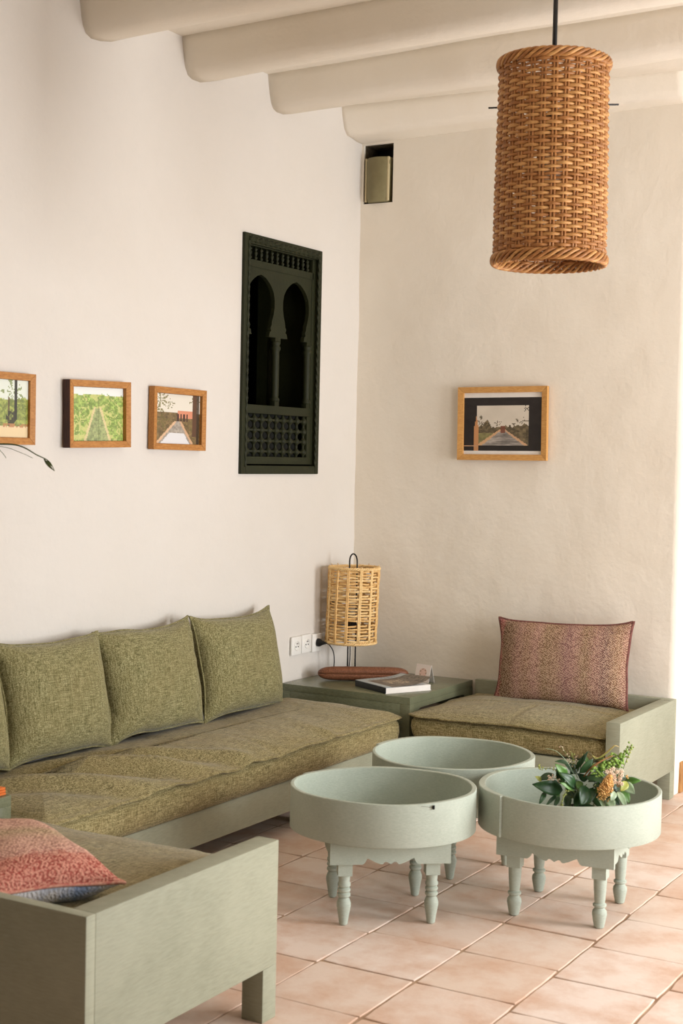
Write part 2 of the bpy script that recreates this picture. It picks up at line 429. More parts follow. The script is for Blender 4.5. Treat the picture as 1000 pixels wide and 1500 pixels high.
for i in range(-4, 9):
    x = 1.3605+T*(i+.5)-.0
    oy = R.uniform(-.03, .03) if i not in (-1, 0, 1, 2, 3) else {-1: -.013, 0: .005, 1: .002, 2: -.050, 3: .03}[i]
    for j in range(-12, 10):
        y = -2.235+oy+T*(j+.5)
        if y > 1.5: continue
        o = bpy.data.objects.new('tile', R.choice(tile_meshes)); COL.objects.link(o); o.parent = fl
        o.location = (x+R.uniform(-.0015, .0015), y+R.uniform(-.002, .002), R.uniform(-.0012, .0006))
        o.rotation_euler = (R.uniform(-.003, .003), R.uniform(-.003, .003), R.choice((0, PI/2, PI, -PI/2))+R.uniform(-.006, .006))

# ------------------------------------------------------------------ carved window
win = tag(thing('window_1', None, None, (0, 0, 0)), kind='structure')
G = M['green']
# outer frame, proud of the wall
oy0, oy1, oz0, oz1 = -.978, -.360, 1.32, 2.318
def inner_ladder(name, pieces, x0, x1, mat, parent):
    g = [ladder_g(rows, lambda s, t, side: (x1 if side else x0, t, s)) for rows in pieces]
    V, F = join_g(g); return mk(name, V, F, mat, parent)
boxes('outer_frame', [(-.02, oy0, oz0, .014, oy0+.034, oz1), (-.02, oy1-.032, oz0, .014, oy1, oz1), (-.02, oy0+.034, oz1-.042, .014, oy1-.032, oz1), (-.02, oy0+.034, oz0, .014, oy1-.032, oz0+.036)], G, win, .004)
def rope(name, a, b_, r=.009):
    a = Vector(a); b_ = Vector(b_); L = (b_-a).length; n = int(L/.004); P = [a.lerp(b_, i/n) for i in range(n+1)]
    V, F = tube_g(P, r, 12)
    # twist the section into strands
    t = (b_-a).normalized(); out = []
    for i, v in enumerate(V):
        k = i//12; c = P[min(k, n)]; d = v-c; ang = 2*PI*(i % 12)/12
        out.append(c+d*(1+.32*math.cos(3*(ang+k*.22))))
    return mk(name, out, F, G, win, smooth=True)
rope('rope_moulding', (.013, oy0+.030, oz0+.03), (.013, oy0+.030, oz1-.03), .006)
rope('rope_moulding', (.013, oy1-.029, oz0+.03), (.013, oy1-.029, oz1-.03), .006)
rope('rope_moulding', (.013, oy0+.030, oz1-.024), (.013, oy1-.034, oz1-.026), .011)
# inner panel
ix0, ix1 = -.028, -.001
yA, yB = -.938, -.393                       # panel limits inside the outer frame
boxes('inner_frame', [(ix0, yA, 1.362, ix1, yA+.012, 2.272), (ix0, yB-.026, 1.362, ix1, yB, 2.272), (ix0, yA, 2.272, ix1, yB, 2.290)], G, win, .002)
boxes('shade_lining', [(-.31, -.389, 1.346, -.021, -.3755, 2.294), (-.31, -.954, 1.346, -.021, -.942, 2.294), (-.31, -.942, 2.284, -.021, -.389, 2.294), (-.31, -.942, 1.346, -.021, -.389, 1.356)], G, win, 0)  # dark faces added over the pale opening sides to stand for shade
# spindle row at the top
sp_prof = [(.004, 0), (.004, .004), (.0085, .009), (.0085, .014), (.004, .018), (.0075, .027), (.0085, .034), (.0055, .040), (.0045, .042), (.0085, .047), (.0085, .051), (.004, .055), (.004, .060)]
V, F = lathe_g(sp_prof, 10)
s0 = mk('spindle', V, F, G, win, smooth=True); ns = 13
for i in range(ns):
    y = yA+.036+i*(.50/(ns-1))
    loc = (-.013, y, 2.214)
    if i == 0: s0.location = loc; s0.scale = (1, 1, .97)
    elif i == 11: dup(s0, win, loc, (.16, .05, 0))
    else: dup(s0, win, loc)
# arched board: three pieces between and beside the two horseshoe openings, joined above
a1, a2, hw = -.826, -.546, .107
def half(z):
    """half width of the horseshoe opening at height z"""
    if z > 2.16: return 0
    pts_ = [(1.905, .068), (1.925, .073), (1.93, .083), (1.945, .078), (1.955, .086), (1.972, .088), (2.00, .100), (2.03, .107), (2.06, .1075), (2.09, .100), (2.115, .083), (2.135, .060), (2.15, .034), (2.16, 0)]
    for (za, wa), (zb, wb_) in zip(pts_, pts_[1:]):
        if za <= z <= zb: return wa+(wb_-wa)*(z-za)/(zb-za)
    return pts_[0][1]
zz = [1.905, 1.915, 1.925, 1.93, 1.9375, 1.945, 1.955, 1.963, 1.972, 1.985, 2.0, 2.015, 2.03, 2.045, 2.06, 2.075, 2.09, 2.10, 2.11, 2.12, 2.13, 2.14, 2.15, 2.155, 2.16]
yl, yr = yA+.004, yB-.018
inner_ladder('arched_board', [[(z, yl, max(yl+.001, a1-half(z))) for z in zz], [(z, a1+half(z), a2-half(z)) for z in zz], [(z, min(yr-.001, a2+half(z)), yr) for z in zz], [(2.16, yl, yr), (2.214, yl, yr)]], -.022, -.004, G, win)
inner_ladder('upper_rail', [[(2.186, yl, yr), (2.215, yl, yr)]], -.024, -.001, G, win)
# pier blocks and small columns
def column(y, r=.017, name='column'):
    p = [(r*1.25, 0), (r*1.25, .012), (r*.9, .02), (r, .03), (r*1.02, .20), (r, .225), (r*1.3, .235), (r*1.3, .245), (r, .252), (r*1.25, .262), (r*1.25, .272)]
    V, F = lathe_g([(a, 1.632+z*.95) for a, z in p], 16, (-.016, y, 0)); mk(name, V, F, G, win, smooth=True)
    boxes('column_block', [(-.030, y-.017, 1.60, -.003, y+.017, 1.634), (-.030, y-.021, 1.89, -.003, y+.021, 1.906)], G, win, .002)
column(-.688); column(-.430)
V, F = lathe_g([(.013, 1.60), (.013, 1.905)], 12, (-.055, -.668, 0)); mk('rear_column', V, F, G, win, smooth=True)
# lower turned lattice
boxes('lower_rail', [(-.03, yA, 1.575, .002, yB-.02, 1.612), (-.03, yA, 1.362, .002, yB-.02, 1.394), (-.03, yA, 1.394, .002, yA+.022, 1.575), (-.03, -.446, 1.394, .002, yB-.024, 1.575)], G, win, .003)
bead = []
z = 0; pr_ = [(.006, 0)]
for k in range(4):
    zc = .0225+.045*k+0
    for a in (-.018, -.014, -.009, -.004, 0, .004, .009, .014, .018):
        rr = {0: .0155, 4: .0150, 9: .0125, 14: .0075, 18: .006}[abs(int(round(a*1000)))]
        pr_.append((rr, zc+a))
pr_.append((.006, .181))
V, F = lathe_g(pr_, 12); s1 = mk('lattice_spindle', V, F, G, win, smooth=True)
for i in range(9):
    y = -.908+i*.0565
    if i == 0: s1.location = (-.012, y, 1.394)
    else: dup(s1, win, (-.012, y, 1.394))
V, F = lathe_g([(.005, 0), (.005, .012), (.0085, .016), (.0085, .02), (.004, .024), (.0085, .028), (.0085, .032), (.005, .036), (.005, .46)], 8)
V, F = tube_g([(0, 0, 0), (0, .47, 0)], .0065, 8)
s2 = mk('lattice_bar', V, F, G, win, smooth=True)
for k in range(4):
    loc = (-.012, -.916, 1.394+.0225+.045*k)
    if k == 0: s2.location = loc
    else: dup(s2, win, loc)
# dark sheet added behind the lattice so its gaps read as shade
boxes('lattice_shade_sheet', [(-.06, yA+.01, 1.385, -.045, -.44, 1.585)], M['void'], win, 0)
# inside: a plank shutter standing open behind the left arch, and an unlit room beyond, its darkness painted on
sh = M['green']
for i in range(4):
    boxes('shutter_plank', [(-.20, -.935+i*.052, 1.36, -.182, -.935+i*.052+.049, 2.27)], sh, win, .003)
boxes('shutter_rail', [(-.182, -.935, 1.79, -.168, -.728, 1.85), (-.182, -.935, 1.36, -.168, -.728, 1.42)], sh, win, .003)
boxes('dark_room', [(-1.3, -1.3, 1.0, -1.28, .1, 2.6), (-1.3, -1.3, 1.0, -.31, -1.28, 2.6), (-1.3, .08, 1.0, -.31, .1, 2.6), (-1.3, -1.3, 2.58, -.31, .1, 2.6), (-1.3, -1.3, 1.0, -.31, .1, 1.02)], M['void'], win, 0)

# ------------------------------------------------------------------ speaker in the recess
t = thing('wall_speaker', 'small olive grey wall speaker set in the dark recess high beside the corner', 'speaker', ((NX0+NX1)/2, .03, NZ0))
pr_ = []
for i in range(13):
    a = i/12; x = -.062+.124*a; pr_.append((x, -.034-.026*math.sin(PI*a)**.7))
V = []; F = []; m_ = len(pr_)
for z, k, sh_ in ((.004, .86, .006), (.012, .93, .003), (.03, .97, 0), (.12, 1.0, 0), (.19, 1.04, 0), (.206, 1.02, .002), (.21, .98, .004)):
    for x, y in pr_: V.append((x*k, y+sh_*1.2, z))
    V.append((.062*k, .05, z)); V.append((-.062*k, .05, z))
m2 = m_+2
for j in range(6):
    for i in range(m2): F.append((j*m2+i, j*m2+(i+1) % m2, (j+1)*m2+(i+1) % m2, (j+1)*m2+i))
F += [tuple(range(m2))[::-1], tuple(6*m2+i for i in range(m2))]
b0 = mk('speaker_body', V, F, M['speaker'], t, angle=40)
for sx in (-1, 1):
    boxes('edge_trim', [(sx*.060-.004, -.040, .008, sx*.060+.004, -.028, .21)], simple('pale_trim', (206, 190, 150), rough=.5), t, .001)
t.rotation_euler = (0, 0, -.06)

# ------------------------------------------------------------------ pictures
def fbm(U, Vv, s, seed=0, oct_=4):
    rs = np.random.RandomState(seed); out = np.zeros_like(U); amp = 1; tot = 0
    for k in range(oct_):
        n = int(s*2**k)+2; g = rs.rand(n+1, n+1)
        x = U*(n-1); y = Vv*(n-1); i = x.astype(int); j = y.astype(int); fx = x-i; fy = y-j
        fx = fx*fx*(3-2*fx); fy = fy*fy*(3-2*fy)
        out += amp*((g[j, i]*(1-fx)+g[j, i+1]*fx)*(1-fy)+(g[j+1, i]*(1-fx)+g[j+1, i+1]*fx)*fy); tot += amp; amp *= .55
    return out/tot
def C3(c): return np.array(c, float)
def lay(img, mask, c):
    m = np.clip(mask, 0, 1)[..., None]; return img*(1-m)+(C3(c) if not isinstance(c, np.ndarray) or c.ndim == 1 else c)*m
def palm(img, U, Vv, cx, cy, r, c, seed):
    rs = np.random.RandomState(seed); ang = np.arctan2(Vv-cy, U-cx); d = np.hypot(U-cx, (Vv-cy)*.8)
    k = (np.cos(ang*9+seed)+.3*np.cos(ang*23)) > -.1
    return lay(img, ((d < r*(.7+.3*np.cos(ang*5+seed))) & k & (fbm(U, Vv, 30, seed+70, 2) > .42))*.7, c)
def paint_pool(U, Vv):
    img = np.ones(U.shape+(3,))*C3((36, 30, 28)); n = fbm(U, Vv, 10, 3); img += (n-.5)[..., None]*16
    hole = (U > .17) & (U < .83) & (Vv > .10) & (Vv < .855)
    sky = C3((214, 204, 188))+(fbm(U, Vv, 4, 8)-.5)[..., None]*20
    inner = sky.copy()
    tree = Vv < .43+.16*(fbm(U, Vv*0, 9, 5)-.5)*2+.14*np.abs(U-.5)*1.6
    inner = lay(inner, tree*1., C3((96, 84, 62))*(0.5+fbm(U, Vv, 26, 11)[..., None]*1.1))
    for cx, cy, r in ((.22, .55, .09), (.44, .52, .05), (.70, .5, .08), (.76, .56, .07), (.30, .48, .06)): inner = palm(inner, U, Vv, cx, cy, r, (70, 62, 44), int(cx*50))
    inner = lay(inner, ((Vv < .33) & (U < .44))*1., C3((134, 128, 84))*(0.7+fbm(U, Vv, 18, 12)[..., None]*.6))
    wl_ = .48-(.40-Vv)*.95; wr = .52+(.40-Vv)*.95
    pool = (Vv < .40) & (U > wl_) & (U < wr)
    inner = lay(inner, pool*1., C3((150, 142, 134))*(0.55+fbm(U*.6, Vv*2 % 1, 14, 15)[..., None]*.9))
    inner = lay(inner, ((Vv < .40) & (np.abs(U-wl_) < .018+(.4-Vv)*.06))*1., (206, 164, 122))
    inner = lay(inner, ((Vv < .40) & (np.abs(U-wr) < .014+(.4-Vv)*.05))*1., (200, 160, 124))
    inner = lay(inner, ((np.abs(U-.51) < .03) & (Vv > .34) & (Vv < .46))*.9, (120, 70, 52))
    img = np.where(hole[..., None], inner, img)
    img = lay(img, ((U > .125) & (U < .185) & (Vv < .10+.56*np.clip(1-np.abs(U-.162)*14, 0, 1)))*1., (196, 140, 92))
    img = lay(img, ((U < .18) & (Vv > .075) & (Vv < .10))*1., (190, 150, 118))
    img = palm(img, U, Vv, .80, .80, .06, (40, 34, 26), 4)
    return img
def paint_garden(U, Vv):
    n = fbm(U, Vv, 12, 21); n2 = fbm(U, Vv, 30, 22)
    img = C3((150, 172, 88))*(0.62+n2[..., None]*.75); img = lay(img, (n > .55)*.8, C3((206, 204, 128)))
    img = lay(img, (Vv > .86+.08*(fbm(U, Vv*0, 8, 3)-.5))*1., (232, 236, 232))
    img = lay(img, ((Vv < .6) & (np.abs(U-.5) < .05+(.6-Vv)*.28))*.85, C3((150, 160, 110))*(0.7+n2[..., None]*.6))
    for s in (-1, 1): img = lay(img, ((Vv < .62) & (np.abs(U-.5-s*(.06+(.6-Vv)*.30)) < .022))*.9, (218, 200, 150))
    img = lay(img, ((np.abs(U-.52) < .012) & (Vv < .8))*.5, (110, 120, 66))
    for cx, cy, r, s in ((.15, .4, .22, 3), (.85, .42, .2, 5), (.3, .7, .16, 7), (.75, .72, .16, 9)): img = palm(img, U, Vv, cx, cy, r, (112, 140, 56), s)
    return img
def paint_court(U, Vv):
    n2 = fbm(U, Vv, 26, 31); img = C3((226, 220, 206))*np.ones(U.shape+(1,))
    img = lay(img, (Vv < .62)*1., C3((120, 100, 66))*(0.6+n2[..., None]*.8))
    img = lay(img, ((Vv > .52) & (Vv < .68) & (U > .5) & (U < .85))*1., (214, 142, 112))
    img = lay(img, ((Vv > .46) & (Vv < .60) & (np.abs(U-.60) < .13) & (np.sin(U*90) > -.3))*1., (74, 50, 42))
    for cx, cy, r, s in ((.12, .88, .2, 3), (.34, .8, .11, 5), (.9, .9, .16, 7), (.15, .45, .2, 11), (.8, .4, .1, 2)): img = palm(img, U, Vv, cx, cy, r, (104, 98, 50), s)
    img = lay(img, ((np.abs(U-.88) < .045) & (Vv > .15))*1., (94, 66, 48))
    img = lay(img, ((np.abs(U-.96) < .03))*.8, (56, 44, 34))
    wl_ = .46-(.46-Vv)*.9; wr = .56+(.46-Vv)*.6
    img = lay(img, ((Vv < .46) & (U > wl_) & (U < wr))*1., C3((170, 160, 148))*(0.7+n2[..., None]*.5))
    img = lay(img, ((Vv < .22) & (U > wl_+.08) & (U < wr-.06))*1., (222, 222, 224))
    img = lay(img, ((Vv < .46) & (np.abs(U-wl_) < .03))*1., (216, 180, 144)); img = lay(img, ((Vv < .46) & (np.abs(U-wr) < .025))*1., (206, 166, 130))
    return img
def paint_park(U, Vv):
    n2 = fbm(U, Vv, 24, 41); img = C3((222, 228, 216))*np.ones(U.shape+(1,))
    img = lay(img, (Vv < .68+.2*(fbm(U, Vv*0, 7, 2)-.5))*1., C3((156, 166, 84))*(0.55+n2[..., None]*.8))
    for cx, cy, r, s in ((.75, .8, .2, 3), (.9, .5, .2, 5), (.62, .5, .16, 8), (.4, .6, .2, 9)): img = palm(img, U, Vv, cx, cy, r, (108, 124, 60), s)
    img = lay(img, ((np.abs(U-.8) < .02) & (Vv > .3))*1., (44, 40, 26)); img = lay(img, ((np.abs(U-.68) < .015) & (Vv > .2) & (Vv < .7))*.8, (90, 70, 46))
    img = lay(img, ((np.hypot((U-.72)*1.4, Vv-.35) < .12) & (n2 > .45))*.9, (52, 50, 32))
    img = lay(img, (Vv < .2)*1., (226, 204, 160)); img = lay(img, ((Vv > .17) & (Vv < .24) & (n2 > .5))*.8, (180, 120, 80))
    return img
def picture(label, w, h, fw, depth, fn, mat, side_mat, loc, rot, mat_strip=0, nx=66, ny=46, lean=0, group=None):
    t = thing('framed_picture', label, 'picture', loc); t.rotation_euler = rot
    if group: t['group'] = group
    # mitred mouldings: four prisms, face toward -y local, back at y=0
    def bar(a, b_, c, d):
        V = [(a[0], -depth, a[1]), (b_[0], -depth, b_[1]), (c[0], -depth+.004, c[1]), (d[0], -depth+.004, d[1])]
        V += [(p[0], 0, p[2]) for p in V]
        return mk('frame_moulding', V, [(0, 1, 2, 3), (7, 6, 5, 4), (0, 4, 5, 1), (1, 5, 6, 2), (2, 6, 7, 3), (3, 7, 4, 0)], mat, t)
    W, H = w/2, h/2; g = .0006
    bar((-W+g, -H), (W-g, -H), (W-fw-g, -H+fw), (-W+fw+g, -H+fw))
    bar((W-g, H), (-W+g, H), (-W+fw+g, H-fw), (W-fw-g, H-fw))
    bl = bar((-W, H-g), (-W, -H+g), (-W+fw, -H+fw+g), (-W+fw, H-fw-g))
    bar((W, -H+g), (W, H-g), (W-fw, H-fw-g), (W-fw, -H+fw+g))
    if side_mat: boxes('frame_edge', [(-W-.0035, -depth+.001, -H, -W, 0, H)], side_mat, t, 0)
    iw, ih = w-2*fw, h-2*fw; inset = -depth*.35
    if mat_strip:
        o = boxes('mount', [(-iw/2, inset, -ih/2, iw/2, inset+.003, ih/2)], M['paper'], t, 0)
    p = print_obj('photo_print', iw-.002, ih-2*mat_strip-.002, fn, t, nx, ny); p.location = (0, inset-.001, mat_strip*-.15)
    boxes('backing', [(-iw/2-.002, inset+.003, -ih/2-.002, iw/2+.002, inset+.006, ih/2+.002)], M['wick_dark'], t, 0)
    return t
fm, fl_ = M['frame'], M['frame_light']
dk = woodm('dark_frame_edge', (70, 38, 24), (40, 20, 14), (14, 14, 2))
# on the left wall (local -y must face +x: rotate +90 about z)
for lab, yc, zc, fn, tilt, sm, dep in (
        ('wood framed photo of palm trees and pale ground, cut off by the left edge', -2.405, 1.537, paint_park, .0, None, .022),
        ('wood framed photo of a bright green garden path, its left edge dark', -1.903, 1.534, paint_garden, -.022, dk, .030),
        ('wood framed photo of a narrow courtyard pool with red pavilion, nearest the carved window', -1.424, 1.532, paint_court, .006, None, .026)):
    picture(lab, .336, .238, .023, dep, fn, fm, sm, (.0065, yc, zc), (0, tilt, PI/2), group='framed photos on the left wall')
picture('light wood framed photo of a long pool through a doorway, on the back wall', .430, .327, .026, .022, paint_pool, fl_, None, (.7585, -.009, 1.563), (0, -.010, 0), .018, 84, 60)

# ------------------------------------------------------------------ soft goods
def cushion(name, w, h, t, mat, pmat, parent, seed=0, ear=.028, dip=.02, pipe=.0045, wr=1.0, n=56, front_extra=0, dipb=2.2):
    """cover with sharp corners and a piped seam; local x across, z up, y thickness (front = -y)"""
    m_ = int(n*h/w)
    def outline(u, v):
        # concave sides between pulled corners
        x = u*w/2*(1-dip*2*(1-v*v)*abs(u)**2); z = v*h/2*(1-(dip*2.2 if v > 0 else dip*dipb)*(1-u*u)*abs(v)**2)
        c = (abs(u)*abs(v))**6; x += math.copysign(ear*.35*c, u); z += math.copysign(ear*.6*c, v)
        z += .010*nz(u*1.3, seed, 2)*abs(v)**3*wr; x += .008*nz(v*1.3, seed, 6)*abs(u)**3*wr
        return x, z
    def thick(u, v, s):
        a = max(0, 1-abs(u)**3.2); b_ = max(0, 1-abs(v)**3.0)
        d = t/2*(a**.5)*(b_**.5)
        e = min(1, 6*(1-max(abs(u), abs(v))))
        cu, cv = u, v
        d += wr*e*(.004*nz(cu*2.2, cv*2.2, seed+s*9)+.0016*nz(cu*7, cv*7, seed+s*5))
        # gathers radiating from the corners
        for (a1_, b1_) in ((1, 1), (-1, 1), (1, -1), (-1, -1)):
            du, dv = a1_-u, b1_-v; rr = math.hypot(du, dv)
            if rr < .9 and rr > .02: d += wr*.0045*e*math.sin(math.atan2(dv*b1_, du*a1_)*14+seed)*max(0, 1-rr/.9)**2
        return max(d, .0004)
    V = []; F = []
    for s in (0, 1):
        for j in range(m_+1):
            for i in range(n+1):
                # cosine spacing packs vertices near the seam
                u = -math.cos(PI*i/n); v = -math.cos(PI*j/m_)
                u = u*.6+(-1+2*i/n)*.4; v = v*.6+(-1+2*j/m_)*.4
                x, z = outline(u, v); d = thick(u, v, s)
                V.append((x, (d if s else -d)*(1+front_extra*(0 if s else 1)), z))
    K = (n+1)*(m_+1)
    for j in range(m_):
        for i in range(n):
            a, b_, c, d = j*(n+1)+i, j*(n+1)+i+1, (j+1)*(n+1)+i+1, (j+1)*(n+1)+i
            F.append((a, b_, c, d)); F.append((d+K, c+K, b_+K, a+K))
    ring = [(i, 0) for i in range(n)]+[(n, j) for j in range(m_)]+[(i, m_) for i in range(n, 0, -1)]+[(0, j) for j in range(m_, 0, -1)]
    for k in range(len(ring)):
        a = ring[k][1]*(n+1)+ring[k][0]; q = ring[(k+1) % len(ring)]; b_ = q[1]*(n+1)+q[0]
        F.append((b_, a, a+K, b_+K))
    me = bpy.data.meshes.new(name); me.from_pydata(V, [], F)
    o = link(name, me, mat, parent, smooth=True)
    P = []
    for k, (i, j) in enumerate(ring):
        x, y, z = V[j*(n+1)+i]; P.append((x, .0015*math.sin(k*.4+seed)*wr, z))
    pp = tube('piping', P, pipe, pmat, o if parent else None, 6, True)
    return o, pp

def mattress(w, d, z0, z1, crown, mat, parent, hf, lip=.016, seed=0, step=.02, R0=.035, bulge=.012, gap=.0):
    """box mattress x 0..w, y 0..d; rolled seam lip round the top edge"""
    def ring(ins, k=1.0):
        pts_ = []; r = max(.004, R0-ins)
        x0, y0, x1, y1 = ins, ins, w-ins, d-ins
        nx_ = max(2, int(w/step)); ny_ = max(2, int(d/step)); nc = 5
        def seg(a, b_, n):
            for i in range(n): pts_.append(Vector(a).lerp(Vector(b_), i/n))
        def arcp(cx, cy, a0):
            for i in range(nc):
                a = a0+PI/2*i/nc; pts_.append(Vector((cx+r*math.cos(a), cy+r*math.sin(a))))
        seg((x0+r, y0), (x1-r, y0), nx_); arcp(x1-r, y0+r, -PI/2)
        seg((x1, y0+r), (x1, y1-r), ny_); arcp(x1-r, y1-r, 0)
        seg((x1-r, y1), (x0+r, y1), nx_); arcp(x0+r, y1-r, PI/2)
        seg((x0, y1-r), (x0, y0+r), ny_); arcp(x0+r, y0+r, PI)
        return pts_
    H = z1-z0
    steps = [(.02, z0, 0), (.004, z0+.004, 0), (-bulge*.5, z0+H*.2, 1), (-bulge, z0+H*.45, 1), (-bulge*.7, z0+H*.7, 1), (.004, z0+H*.86, 1), (.006+gap, z0+H*.885, 0),
             (-lip*.6, z0+H*.90, 2), (-lip, z0+H*.925, 2), (-lip*.95, z0+H*.965, 2), (-lip*.5, z0+H*.99, 2), (.006, z0+H*.985, 3), (.014, z0+H*1.0, 3)]
    mx = min(w, d)/2-.003; a = .03
    while a < mx: steps.append((a, None, 3)); a *= 1.0; a += .018
    steps.append((mx, None, 3))
    V = []; F = []; n = None
    for si, (ins, z, kind) in enumerate(steps):
        rg = ring(ins); n = len(rg)
        for k, p in enumerate(rg):
            x, y = p.x, p.y; zz_ = z
            if kind in (1, 2):
                c = Vector((w/2, d/2)); dirv = Vector((0, 0))
                if x < w*.5 and x < min(y, d-y)+.02: dirv = Vector((-1, 0))
                elif x > w*.5 and (w-x) < min(y, d-y)+.02: dirv = Vector((1, 0))
                elif y < d/2: dirv = Vector((0, -1))
                else: dirv = Vector((0, 1))
                am = .006 if kind == 1 else .007
                q = nz(x*3+seed, y*3, seed+(0 if kind == 2 else 5), 1.4)+.6*nz(x, y, seed, 11)+(.5*nz(x, y, seed+3, 30) if kind == 2 else 0)
                x += dirv.x*am*q; y += dirv.y*am*q
                if kind == 2: zz_ = z+.005*nz(x, y, seed+7, 6)+.003*nz(x, y, seed+7, 19)+hf(x, y)*.6
            if kind == 3:
                e = min(p.x, p.y, w-p.x, d-p.y); g = 1-math.exp(-max(e, 0)/.10)
                base = z if z is not None else z1
                zz_ = base+crown*g+hf(x, y)*min(1, e/.02+.6)
            V.append((x, y, zz_))
    for j in range(len(steps)-1):
        for k in range(n): F.append((j*n+k, j*n+(k+1) % n, (j+1)*n+(k+1) % n, (j+1)*n+k))
    F.append(tuple(range(n))[::-1]); F.append(tuple((len(steps)-1)*n+k for k in range(n)))
    me = bpy.data.meshes.new('mattress'); me.from_pydata(V, [], F)
    bm = bmesh.new(); bm.from_mesh(me); bmesh.ops.remove_doubles(bm, verts=bm.verts, dist=.0002); bmesh.ops.recalc_face_normals(bm, faces=bm.faces); bm.to_mesh(me); bm.free()
    return link('mattress', me, mat, parent, smooth=True)

# ------------------------------------------------------------------ long sofa on the left wall
BP = M['bench']
sofa = thing('sofa', 'long sage painted bench sofa with olive linen mattress along the left wall', 'sofa', (0, 0, 0))
SY0, SY1 = -2.825, -.657
boxes('front_board', [(.575, SY0, .098, .600, SY1, .214)], BP, sofa, .003)
boxes('end_board', [(.02, SY1-.025, .098, .574, SY1, .213)], BP, sofa, .003)
boxes('end_board', [(.02, SY0, .098, .574, SY0+.025, .213)], BP, sofa, .003)
boxes('platform', [(.02, SY0+.026, .19, .574, SY1-.026, .212)], BP, sofa, .002)
for x, y in ((.53, -2.72), (.53, -1.25), (.53, -.72), (.06, -2.72), (.06, -1.25), (.06, -.72)):
    boxes('leg', [(x-.03, y-.03, 0, x+.03, y+.03, .19)], BP, sofa, .003)
def hf_sofa(x, y):
    Y = y+SY0; h = .012*nz(x, Y, 1, 2.6)+.004*nz(x, Y, 3, 8)+.0015*nz(x, Y, 5, 22)
    # sagging folds of the loose top, strongest towards the near end
    k = 1/(1+math.exp((Y+1.75)*7))
    s = (Y+2.3)*.8-(x-.3)*.75
    h += 1.5*k*(.020*math.exp(-((s-.02)/.045)**2)-.022*math.exp(-((s+.085)/.05)**2)+.014*math.exp(-((s-.22)/.035)**2)-.014*math.exp(-((s-.145)/.04)**2)+.013*math.exp(-((s+.24)/.05)**2)-.012*math.exp(-((s+.33)/.04)**2))*math.exp(-((x-.40)/.22)**2)
    h -= .010*math.exp(-((Y+1.62)/.02)**2)*max(0, (x-.3))*2
    for yc, wq in ((-1.80, .05), (-2.18, .06), (-1.22, .03)): h += .013*math.exp(-((Y-yc)/wq)**2)*math.exp(-((x-.6)/.10)**2)
    h -= .004*math.exp(-((Y+.86+.25*(x-.3))/.012)**2)
    return h
mo = mattress(.581, SY1-SY0-.01, .2155, .338, .045, M['linen_seat'], sofa, hf_sofa, lip=.018, seed=3, step=.014, gap=.014)
mo.location = (.034, SY0+.005, 0)

cush = [(-1.137, .565, 'rightmost olive linen back cushion of the sofa, nearest the corner table'),
        (-1.712, .535, 'second olive linen back cushion from the corner table, creased at its lower left'),
        (-2.235, .505, 'third olive linen back cushion from the corner table, below the framed photos'),
        (-2.672, .345, 'olive linen back cushion cut off by the left edge of the photo')]
for i, (yc, w_, lab) in enumerate(cush):
    o, p = cushion('back_cushion', w_, .383, .172, M['linen'], M['linen'], None, seed=i*3+1, n=54, wr=(1.0, 2.2, 1.0, 1.0)[i], dip=(.035, .03, .03, .03)[i], ear=.026, dipb=.2)
    tag(o, lab, 'cushion', 'back cushions on the long sofa'); p.parent = o
    o.location = (.126, yc, .567+.003*i); o.rotation_euler = (-.20, (.012, -.006, .02, 0)[i], PI/2+(.03, -.02, .0, .0)[i])

# ------------------------------------------------------------------ the two end benches (mirrored)
def bench(label, x0, x1, yb, yf, top, zb, arm_w, legz, seat_z1, crown, name='bench_seat', thick=.030, seed=5):
    """open bench: yb = back line, yf = front line (arm end); arm on the +x end"""
    t = thing(name, label, 'bench', (0, 0, 0))
    s = 1 if yf > yb else -1
    lo, hi = min(yb, yf), max(yb, yf)
    ax = x1-arm_w
    boxes('arm_panel', [(ax, lo+(thick+.0005 if s > 0 else 0), zb, x1, hi-(0 if s > 0 else thick+.0005), top)], BP, t, .002)
    boxes('leg', [(ax, yf-.06 if s > 0 else yf, 0, x1, yf if s > 0 else yf+.06, zb)], BP, t, .002)
    boxes('leg', [(ax, yb if s > 0 else yb-.06, 0, x1, yb+.06 if s > 0 else yb, zb)], BP, t, .002)
    by = (yb, yb+thick) if s > 0 else (yb-thick, yb)
    boxes('back_board', [(x0, by[0], zb, x1, by[1], top)], BP, t, .002)
    fy = (yf-.09, yf-.065) if s > 0 else (yf+.02, yf+.045)
    boxes('front_rail', [(x0, fy[0], .145, ax-.0005, fy[1], .249)], BP, t, .003)
    y0_, y1_ = sorted((by[1]+.001 if s > 0 else by[0]-.001, fy[0]-.001 if s > 0 else fy[1]+.001))
    boxes('platform', [(x0, y0_, .225, ax-.0005, y1_, .248)], BP, t, .002)
    boxes('leg', [(x0, fy[0]-.03 if s > 0 else fy[1]-.0, 0, x0+.05, fy[0] if s > 0 else fy[1]+.03, .225)], BP, t, .002)
    boxes('leg', [(x0, by[1] if s > 0 else by[0]-.03, 0, x0+.05, by[1]+.03 if s > 0 else by[0], .225)], BP, t, .002)
    return t, ax, by, fy
b1, ax1, by1, fy1 = bench('sage painted low bench seat with one panel arm against the back wall', .668, 1.582, -.014, -.715, .415, .116, .056, 0, 0, 0)
def hf_b(x, y):
    return .007*nz(x, y, 11, 3)+.003*nz(x, y, 3, 9)+.0012*nz(x, y, 5, 24)-.004*math.exp(-((x-.43)/.010)**2)*(1 if y < .3 else .4)-.005*math.exp(-((y-.30-.08*x)/.012)**2)+.010*math.exp(-((x-.45)/.25)**2)
